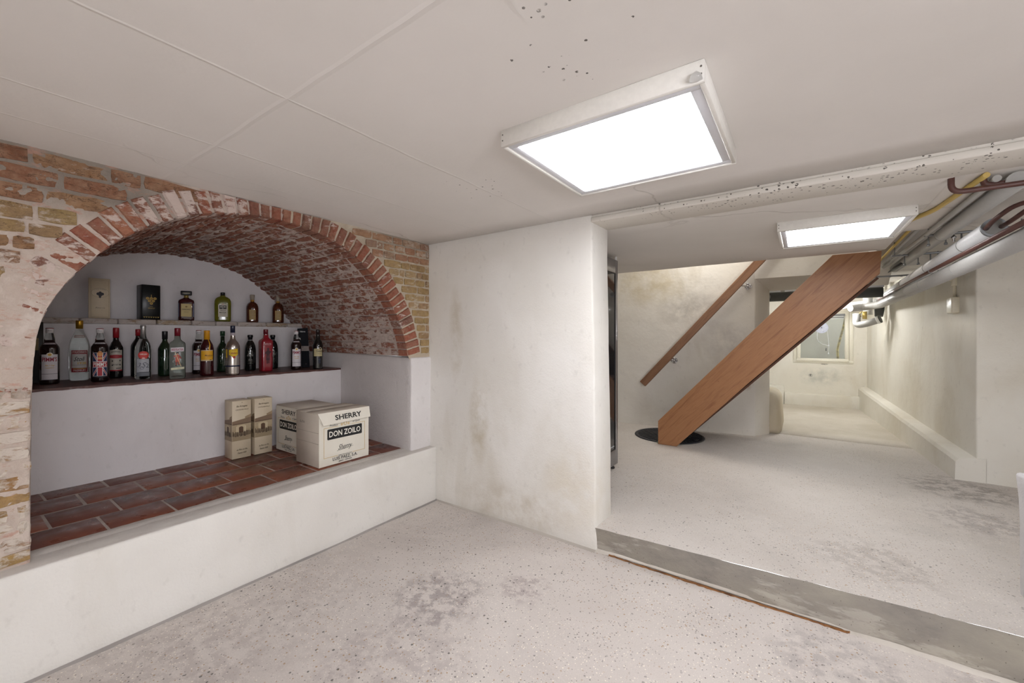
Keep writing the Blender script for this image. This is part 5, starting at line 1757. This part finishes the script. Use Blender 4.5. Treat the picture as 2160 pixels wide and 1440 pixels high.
# clear bottle with red oval, long foil neck
o = bottle('grappa_bottle', -3.622, 0.838, LZ, [(0.036, 0), (0.042, 0.006), (0.0425, 0.02), (0.0425, 0.19), (0.040, 0.215), (0.034, 0.240), (0.024, 0.262), (0.016, 0.282), (0.0135, 0.31), (0.013, 0.345)], G['clear'], 'clear spirit bottle with a red oval label and silver neck', sy=0.8)
part(o, 'cap', [(0.0145, 0.268), (0.0140, 0.338), (0.0155, 0.342), (0.0155, 0.357), (0.013, 0.360)], N('foil', 0.3, 0.8).color(lin('B9B9B8')).m)
decal('label', [('rect', -0.034, 0.034, 0.048, 0.135, 'A6A8AE'), ('ell', 0.002, 0.160, 0.029, 0.026, 'C23A34'), ('text', 'ORUJO', 0.002, 0.165, 0.012, 'E6D8D0', {'bold': 0.02}), ('ell', 0.002, 0.140, 0.008, 0.003, 'E6D8D0'), ('rect', -0.036, 0.036, 0.020, 0.046, '6E7278'),
                ('text', '3', -0.020, 0.095, 0.04, '55585F', {'shear': 0.3}), ('text', 'S', 0.004, 0.095, 0.05, '5F626A', {'shear': 0.3}), ('text', '2', 0.022, 0.090, 0.04, '55585F'), ('text', 'O', -0.006, 0.075, 0.03, '6B6E76')], cyl(0.0425, 1, 0.8), o, nu=12)
# dark bottle behind it
o = bottle('wine_bottle', -3.87, 0.868, LZ, wine_prof(0.040, 0.315, 0.014, 0.66), G['wine'], 'dark bottle almost hidden behind the clear bottle with red oval label')
part(o, 'cap', [(0.0150, 0.29), (0.0152, 0.332), (0.014, 0.336)], flat('8E1620', 0.4))

# green-black bottle behind the clear gin bottle
o = bottle('wine_bottle', -3.761, 0.990, LZ, wine_prof(0.0385, 0.295, 0.0145, 0.64), G['green'], 'dark green bottle with black cap just left of the clear gin bottle')
part(o, 'cap', [(0.0165, 0.265), (0.0168, 0.318), (0.0155, 0.322)], M['black'])
decal('label', [('text', 'VINO', 0, 0.13, 0.02, '3A4A3A', {'bold': 0.01})], cyl(0.0385), o)

# clear gin with red cap, square section
o = bottle('gin_bottle', -3.483, 0.985, LZ, [(0.036, 0), (0.040, 0.006), (0.0415, 0.012), (0.0415, 0.232), (0.038, 0.243), (0.024, 0.255), (0.0165, 0.265), (0.0150, 0.290)], G['clear_green'], 'clear square gin bottle with red cap and guard figure label', power=6, sx=1.05, sy=0.75)
part(o, 'cap', [(0.0165, 0.288), (0.0168, 0.338), (0.0155, 0.342)], flat('6E1424', 0.3))
decal('label', [('quad', [(-0.034, 0.180), (0.034, 0.184), (0.034, 0.212), (-0.034, 0.208)], 'CFCBD0'), ('text', 'BEEFEATER', 0, 0.196, 0.020, '8C1F3C', {'bold': 0.02, 'width': 0.062}),
                ('text', 'LONDON DRY GIN', 0, 0.186, 0.005, '55406A', {'width': 0.03}),
                ('ell', 0.0, 0.172, 0.007, 0.006, '2A2424'), ('ell', 0.0, 0.166, 0.0045, 0.005, 'C99A7C'), ('rect', -0.010, 0.010, 0.135, 0.161, 'B5503C'), ('quad', [(-0.012, 0.112), (0.012, 0.112), (0.010, 0.137), (-0.010, 0.137)], 'B5503C'),
                ('quad', [(0.008, 0.140), (0.020, 0.132), (0.022, 0.138), (0.010, 0.160)], '8C3A2E'), ('quad', [(-0.020, 0.146), (-0.008, 0.150), (-0.008, 0.158), (-0.020, 0.154)], 'B5503C'),
                ('quad', [(-0.009, 0.090), (-0.003, 0.090), (-0.002, 0.113), (-0.009, 0.113)], '8C3A2E'), ('quad', [(0.003, 0.090), (0.010, 0.092), (0.009, 0.113), (0.002, 0.113)], '8C3A2E'), ('rect', -0.012, -0.003, 0.086, 0.092, '2A2424'), ('rect', 0.004, 0.013, 0.088, 0.094, '2A2424'),
                ('quad', [(0.018, 0.080), (0.021, 0.081), (-0.012, 0.180), (-0.015, 0.179)], 'D8BE8C'),
                ('quad', [(-0.034, 0.058), (0.036, 0.064), (0.036, 0.078), (-0.034, 0.073)], 'C9C8A8'), ('text', '1.0 L', 0.01, 0.068, 0.009, '55553A')], lambda u, v, off: (u, -0.0312 - off, v), o)

# yellow-capped brown bottle
o = bottle('liqueur_bottle', -3.541, 1.174, LZ, [(0.035, 0), (0.041, 0.006), (0.042, 0.015), (0.0405, 0.10), (0.042, 0.17), (0.0415, 0.196), (0.037, 0.222), (0.026, 0.245), (0.018, 0.262), (0.0165, 0.28)], G['red'], 'dark brown textured bottle with yellow cap and yellow label')
part(o, 'cap', [(0.0185, 0.262), (0.0175, 0.315), (0.0185, 0.317), (0.0185, 0.324), (0.016, 0.328)], flat('C98F1E', 0.4))
decal('label', [('rect', -0.040, 0.040, 0.108, 0.186, 'C9B48C'), ('rect', -0.038, 0.040, 0.116, 0.180, 'D9A21E'), ('text', 'Mandarine', 0.012, 0.148, 0.017, '4A2A1A', {'shear': 0.4, 'bold': 0.01, 'width': 0.048}), ('rect', 0.002, 0.030, 0.137, 0.1385, '4A2A1A'), ('rect', 0.016, 0.030, 0.113, 0.117, '5A3A1E')], cyl(0.042), o, nu=12)
mb = MB()
pr = [(0.0195, 0.262), (0.0275, 0.245), (0.0385, 0.222), (0.0427, 0.196), (0.0432, 0.186)]
vs = []; fs = []
for i, (r_, z_) in enumerate(pr):
    a = 0.42 + 0.1 * math.sin(i * 1.3)
    for da in (-0.09, 0.09): vs.append((r_ * math.sin(a + da), -r_ * math.cos(a + da), z_))
for i in range(len(pr) - 1): fs.append((2 * i, 2 * i + 1, 2 * i + 3, 2 * i + 2))
mb.add(vs, fs); mb.build('wax_drip', flat('D9A21E', 0.4), o, fix=False)

# green-capped dark bottle
o = bottle('ginger_wine_bottle', -3.816, 1.372, LZ, wine_prof(0.0385, 0.295, 0.0145, 0.60), G['green'], 'dark green bottle with green cap left of the silver bottle')
part(o, 'cap', [(0.0165, 0.288), (0.0168, 0.322), (0.0155, 0.327)], flat('16381E', 0.4))
decal('label', [('ell', 0.008, 0.160, 0.014, 0.016, '3E4A22'), ('text', 'STONE', 0.004, 0.128, 0.024, '38482E', {'bold': 0.01, 'width': 0.05}), ('text', 'GINGER', 0.004, 0.106, 0.014, '38482E', {'width': 0.035}), ('rect', -0.016, 0.026, 0.07, 0.073, '2C3A26')], cyl(0.0385), o)

# silver bottle
o = bottle('liqueur_bottle', -3.452, 1.307, LZ, [(0.038, 0), (0.045, 0.006), (0.046, 0.014), (0.0455, 0.195), (0.043, 0.218), (0.034, 0.240), (0.021, 0.256), (0.0165, 0.270), (0.0145, 0.30), (0.0145, 0.318)], G['silver'], 'shiny silver bottle with yellow shield label and dark blue cap')
part(o, 'cap', [(0.0152, 0.312), (0.0152, 0.360), (0.0140, 0.364)], flat('141C34', 0.35))
part(o, 'band', [(0.0464, 0.062), (0.0464, 0.072)], flat('1B2440', 0.4), seg=32)
part(o, 'neck_sleeve', [(0.0152, 0.270), (0.0150, 0.312)], flat('B8AEB4', 0.3))
decal('label', [('quad', [(-0.026, 0.150), (0.034, 0.150), (0.034, 0.196), (-0.026, 0.188)], '3A2A14'), ('quad', [(-0.024, 0.150), (0.033, 0.150), (0.033, 0.194), (-0.024, 0.186)], 'D9B81E'), ('quad', [(0.002, 0.128), (0.010, 0.128), (0.033, 0.151), (-0.024, 0.151)], 'D9B81E'),
                ('text', 'Ponche', 0.008, 0.181, 0.012, '7A1F1A', {'shear': 0.3, 'width': 0.022}), ('text', 'Caballero', 0.005, 0.163, 0.020, '8C1F1A', {'shear': 0.3, 'bold': 0.02, 'width': 0.050}), ('ell', 0.008, 0.132, 0.009, 0.009, 'A8321E'),
                ('rect', -0.048, -0.036, 0.130, 0.190, 'C9A428')], cyl(0.046), o, nu=14)

# two black coffee-liqueur bottles
def xo(x, y, lab, turn=0.0):
    o = bottle('coffee_liqueur_bottle', x, y, LZ, [(0.034, 0), (0.040, 0.005), (0.041, 0.012), (0.041, 0.150), (0.0405, 0.175), (0.037, 0.205), (0.029, 0.230), (0.020, 0.245), (0.0165, 0.250)], G['wine'], lab, group='black coffee liqueur bottles', turn=turn)
    part(o, 'neck', [(0.0160, 0.246), (0.0158, 0.258)], flat('9A9A98', 0.3))
    part(o, 'cap', [(0.0165, 0.256), (0.0165, 0.272), (0.0200, 0.278), (0.0205, 0.290), (0.0185, 0.297)], flat('101014', 0.35))
    decal('label', [('text', 'XO', 0, 0.150, 0.050, '8E8E86', {'bold': 0.0, 'width': 0.034}), ('text', 'cafe', 0.0, 0.130, 0.030, '9A9A90', {'shear': 0.4, 'width': 0.042}), ('quad', [(-0.013, 0.086), (0.013, 0.086), (0.004, 0.106), (-0.004, 0.106)], '55554E'), ('ell', 0, 0.088, 0.016, 0.005, '6E6E66'),
                    ('rect', -0.020, 0.020, 0.074, 0.0755, '6E6E66'), ('text', 'LIQUEUR', 0, 0.060, 0.010, '66665E', {'width': 0.034}), ('text', '70', 0, 0.042, 0.012, '55554E')], cyl(0.041), o)
    return o
xo(-3.778, 1.560, 'round-shouldered black coffee liqueur bottle left of the red bottle')
xo(-3.827, 1.762, 'black coffee liqueur bottle half hidden behind the red bottle')

# red square bottle
a_red = math.atan2(-1.601, -3.589)
o = bottle('gin_bottle', -3.600, 1.603, LZ, [(0.037, 0), (0.040, 0.005), (0.041, 0.010), (0.043, 0.240), (0.040, 0.252), (0.022, 0.268), (0.017, 0.276), (0.0155, 0.300)], G['redpaint'], 'bright red square bottle with dark guard figure', power=9, sx=0.98, sy=0.98, turn=0.38)
part(o, 'cap', [(0.0170, 0.298), (0.0172, 0.338), (0.0160, 0.342)], flat('5E101C', 0.35))
part(o, 'cap_ring', [(0.0176, 0.296), (0.0176, 0.301)], M['chrome'])
Y0 = 0.0415
decal('label', [('text', 'BEEFEATER', 0, 0.222, 0.018, 'C9A0A4', {'bold': 0.02, 'width': 0.050}), ('text', '24 LONDON', 0, 0.209, 0.008, 'B07880', {'width': 0.036}),
                ('ell', 0.0, 0.182, 0.009, 0.009, '3E2028'), ('ell', 0, 0.152, 0.016, 0.022, '3E2028'), ('quad', [(-0.014, 0.092), (0.014, 0.092), (0.011, 0.140), (-0.011, 0.140)], '3E2028'), ('quad', [(-0.024, 0.140), (-0.010, 0.150), (-0.010, 0.162), (-0.022, 0.154)], '3E2028'), ('quad', [(0.010, 0.146), (0.024, 0.154), (0.022, 0.164), (0.010, 0.160)], '3E2028'),
                ('quad', [(-0.010, 0.062), (-0.003, 0.062), (-0.002, 0.094), (-0.010, 0.094)], '3E2028'), ('quad', [(0.003, 0.066), (0.010, 0.066), (0.010, 0.094), (0.002, 0.094)], '3E2028'), ('ell', 0.0, 0.118, 0.006, 0.014, '5E2A34')], lambda u, v, off: (u, -Y0 - 0.0004 - (v - 0.01) * 0.0075 - off, v), o)
decal('side_label', [('text', 'LONDON DRY', 0, 0, 0.024, '8A6A5C', {'bold': 0.01, 'width': 0.17})], lambda u, v, off: (-Y0 - 0.0004 - (0.125 - u - 0.01) * 0.0075 - off, v, 0.125 - u), o)

# tall black box leaning back, behind
tb = empty('bottle_box', (-3.77, 2.000, LZ), 'tall black tapered gift box with pale band behind the liqueur bottle', 'box', math.atan2(-2.0, 3.77) + math.pi / 2)
mb = MB()
vs = [(-0.058, -0.045, 0), (0.058, -0.045, 0), (0.058, 0.045, 0), (-0.058, 0.045, 0), (-0.044, -0.036, 0.355), (0.040, -0.036, 0.362), (0.040, 0.036, 0.362), (-0.044, 0.036, 0.355)]
mb.add(vs, [(0, 3, 2, 1), (4, 5, 6, 7), (0, 1, 5, 4), (1, 2, 6, 5), (2, 3, 7, 6), (3, 0, 4, 7)]); mb.build('box', flat('15171C', 0.65, 0, 0.12), tb)
def tbw(u, v, off): return (u, -0.045 + 0.009 * v / 0.355 - 0.0006 - off, v)
decal('print', [('text', 'Osborne', -0.002, 0.328, 0.018, 'C9C9C6', {'shear': 0.3, 'bold': 0.02, 'width': 0.045}), ('rect', -0.050, 0.0505, 0.150, 0.195, '8C8078'), ('ell', 0, 0.186, 0.004, 0.005, '3A2E28'), ('text', 'RESERVA', 0.0, 0.168, 0.010, '6E6259', {'width': 0.06}),
                ('quad', [(-0.030, 0.262), (-0.016, 0.252), (-0.018, 0.262), (-0.026, 0.276)], 'B9B9B6'), ('rect', 0.02, 0.034, 0.03, 0.034, '4A3A38')], tbw, tb)

# sherry bottle at the right end
o = bottle('sherry_bottle', -3.456, 1.966, LZ, [(0.035, 0), (0.040, 0.005), (0.0405, 0.012), (0.0395, 0.06), (0.041, 0.13), (0.0415, 0.185), (0.040, 0.212), (0.031, 0.240), (0.020, 0.262), (0.0185, 0.275), (0.0165, 0.282), (0.0145, 0.30), (0.0145, 0.32)], G['wine'], 'black sherry bottle with cream label, rightmost on the ledge')
part(o, 'cap', [(0.0155, 0.300), (0.0158, 0.338), (0.0145, 0.343)], flat('231614', 0.4))
decal('label', [('rect', -0.034, 0.038, 0.112, 0.178, 'B9AE84'), ('ell', 0.020, 0.178, 0.012, 0.012, 'C9BE9C'), ('ell', 0.020, 0.178, 0.007, 0.008, '2A2420'), ('text', 'Canasta', 0.012, 0.158, 0.022, '2A2420', {'bold': 0.02, 'width': 0.048}), ('text', 'CREAM', 0.010, 0.134, 0.010, '5A5038', {'width': 0.03}),
                ('rect', 0.004, 0.022, 0.050, 0.100, '1E2434'), ('text', 'WH', 0.013, 0.084, 0.010, '55607A')], cyl(0.0412), o, nu=12)

# dark box half hidden by the brick at the far left
lb = empty('bottle_box', (-3.90, 0.372, LZ), 'dark olive gift box with tan label at the far left behind the bottles', 'box', math.atan2(-0.37, 3.9) + math.pi / 2)
mb = MB(); mb.bbox((-0.05, -0.045, 0), (0.05, 0.045, 0.375), 0.002, 1); mb.build('box', flat('211C14', 0.45), lb)
decal('print', [('rect', -0.049, 0.030, 0.20, 0.275, '8A7B4E'), ('text', 'PORT', 0.004, 0.255, 0.018, '3A321E', {'bold': 0.02, 'width': 0.040}), ('rect', -0.049, 0.049, 0.0, 0.14, '120F0E')], plane_y(0.0452), lb)

# ------------------------------------------------------------------ upper shelf
def UY(y): return y * 4.075 / 3.95
UXc = -4.075
GU = 'boxes and bottles on the upper shelf'
o = empty('bottle_box', (UXc, UY(0.688), UZ), 'pale cream carton with a dark cluster emblem on the upper shelf', 'box', math.atan2(-0.71, 4.07) + math.pi / 2, GU)
mb = MB(); mb.bbox((-0.058, -0.045, 0), (0.050, 0.045, 0.280), 0.002, 1); mb.build('box', flat('CDBFA4', 0.5), o)
decal('print', [('frame', -0.046, 0.044, 0.010, 0.268, 0.0012, '9A8A6C'), ('ell', 0, 0.180, 0.044, 0.034, '9F9070'), ('ell', 0, 0.180, 0.0425, 0.0325, 'CDBFA4'), ('text', 'COGNAC BORDERIES', 0, 0.207, 0.010, '6E6250', {'width': 0.060, 'arc': 8}),
                ('ell', -0.009, 0.172, 0.010, 0.010, '2E2A30'), ('ell', 0.009, 0.172, 0.010, 0.010, '2E2A30'), ('ell', 0, 0.166, 0.010, 0.012, '2E2A30'), ('ell', 0, 0.183, 0.007, 0.006, '2E2A30'), ('quad', [(-0.006, 0.145), (0.002, 0.142), (0.008, 0.165), (-0.008, 0.165)], '2E2A30'),
                ('text', 'Réserve', 0, 0.075, 0.012, '6E6250', {'shear': 0.4, 'width': 0.048})], plane_y(0.045), o)
o = empty('bottle_box', (UXc, UY(0.945), UZ), 'dark green gift box with gold grape emblem on the upper shelf', 'box', math.atan2(-0.975, 4.07) + math.pi / 2 + 0.28, GU)
mb = MB(); mb.bbox((-0.055, -0.055, 0), (0.055, 0.055, 0.262), 0.003, 1); mb.build('box', flat('14191A', 0.35), o)
its = []
for (gu, gv) in ((-0.022, 0.160), (0.0, 0.160), (0.022, 0.160), (-0.011, 0.141), (0.011, 0.141), (0.0, 0.122)):
    its += [('ell', gu, gv, 0.0095, 0.0095, 'C0A050'), ('ell', gu, gv, 0.0060, 0.0060, '8E7638')]
its += [('rect', -0.0015, 0.0015, 0.170, 0.188, 'C0A050'), ('text', 'PAUL', 0, 0.098, 0.010, 'B39A58', {'width': 0.020}), ('text', 'GIRAULT', 0, 0.086, 0.012, 'B39A58', {'bold': 0.02, 'width': 0.042})]
for k in range(7): its.append(('quad', [(-0.048 + 0.0137 * k, 0.022), (-0.036 + 0.0137 * k, 0.022), (-0.042 + 0.0137 * k, 0.012), (-0.042 + 0.0137 * k, 0.012)], 'A88E48'))
decal('print', its, plane_y(0.055), o)

# square amaretto bottle
o = bottle('liqueur_bottle', UXc, UY(1.173), UZ, [(0.046, 0), (0.048, 0.004), (0.050, 0.010), (0.050, 0.150), (0.047, 0.164), (0.030, 0.176), (0.017, 0.182), (0.0155, 0.186)], G['red'], 'square almond liqueur bottle with wide black cap and cream label', group=GU, power=8, sx=1.02, sy=0.62)
part(o, 'neck', [(0.0155, 0.184), (0.0150, 0.212)], flat('A08A4A', 0.35, 0.5))
mb = MB(); mb.bbox((-0.036, -0.020, 0.206), (0.036, 0.020, 0.240), 0.006, 2); cp = mb.build('cap', M['black'], o)
decal('cap_print', [('text', 'ORIGINALE', 0, 0.222, 0.010, 'B8A878', {'bold': 0.02, 'width': 0.045})], plane_y(0.020), cp)
decal('label', [('rect', -0.034, 0.034, 0.032, 0.135, 'C2AE74'), ('frame', -0.032, 0.032, 0.034, 0.133, 0.001, '8A7038'), ('ell', 0, 0.112, 0.007, 0.007, '8A7038'), ('text', 'DISARONNO', 0, 0.090, 0.014, '2E2A22', {'bold': 0.02, 'width': 0.056}), ('rect', -0.018, 0.018, 0.074, 0.075, '8A7038'), ('text', 'ORIGINALE', 0, 0.066, 0.006, '6E5A30', {'width': 0.03}),
                ('rect', 0.043, 0.047, 0.030, 0.140, '6E7A96'), ('rect', -0.048, -0.045, 0.030, 0.140, '44506E')], plane_y(0.0312), o)

# limoncello flask
o = bottle('liqueur_bottle', UXc, UY(1.422), UZ, [(0.048, 0), (0.053, 0.006), (0.0545, 0.018), (0.0555, 0.150), (0.0545, 0.175), (0.048, 0.195), (0.034, 0.208), (0.020, 0.215), (0.016, 0.219), (0.016, 0.228)], G['limon'], 'yellow-green lemon liqueur flask with black cap', group=GU, power=3.2, sx=1.08, sy=0.55)
part(o, 'cap', [(0.0165, 0.224), (0.0168, 0.246), (0.0155, 0.250)], M['black'])
decal('label', [('rect', -0.032, 0.034, 0.040, 0.145, 'C6C0B0'), ('ell', 0, 0.146, 0.010, 0.007, 'C6C0B0'), ('rect', -0.024, 0.026, 0.106, 0.138, '2C2C28'), ('ell', -0.012, 0.126, 0.006, 0.009, 'A8A496'), ('ell', 0.014, 0.126, 0.006, 0.009, 'A8A496'), ('rect', -0.002, 0.003, 0.108, 0.138, 'C6C0B0'), ('ell', 0.001, 0.148, 0.005, 0.004, 'B06A28'),
                ('text', 'VILLA', 0.001, 0.094, 0.016, '3A3832', {'bold': 0.01, 'width': 0.040}), ('text', 'MASSA', 0.001, 0.076, 0.016, '3A3832', {'bold': 0.02, 'width': 0.048}), ('text', 'LIMONCELLO', 0.001, 0.060, 0.006, '6A685E', {'width': 0.038})], plane_y(0.0322), o)

# two amber whisky bottles
def whisky(y, lab, x=UXc):
    o = bottle('whisky_bottle', x, y, UZ, [(0.043, 0), (0.047, 0.004), (0.048, 0.012), (0.048, 0.125), (0.046, 0.145), (0.039, 0.165), (0.028, 0.177), (0.018, 0.183), (0.0155, 0.190)], G['amber'], lab, group='amber whisky bottles', power=2.6, sx=1.0, sy=0.9)
    part(o, 'neck', [(0.0158, 0.183), (0.0155, 0.204)], flat('9C7428', 0.3))
    part(o, 'cap', [(0.0165, 0.202), (0.0165, 0.222), (0.0185, 0.228), (0.0185, 0.246), (0.017, 0.250)], flat('9C9080', 0.5))
    decal('label', [('rect', -0.024, 0.040, 0.022, 0.112, 'A8905E'), ('text', 'Single Malt', 0.008, 0.092, 0.011, '5A4426', {'shear': 0.4, 'width': 0.046}), ('rect', -0.014, 0.030, 0.080, 0.081, '6E5832'), ('text', 'GOLD', 0.008, 0.062, 0.010, '6E5832', {'width': 0.024}), ('text', '12 yo', 0.008, 0.036, 0.012, '6E5832', {'width': 0.022})], cyl(0.0485, 1.04, 0.935), o, nu=12)
    return o
whisky(UY(1.648), 'amber whisky bottle with cork stopper, right of the lemon liqueur')
whisky(1.905, 'amber whisky bottle with cork stopper at the right end of the upper shelf', -4.035)

# everything that repeats a name keeps Blender's own suffix; final tidy
for o in S.objects:
    if o.type == 'MESH' and len(o.data.polygons) == 0:
        print('empty mesh', o.name)
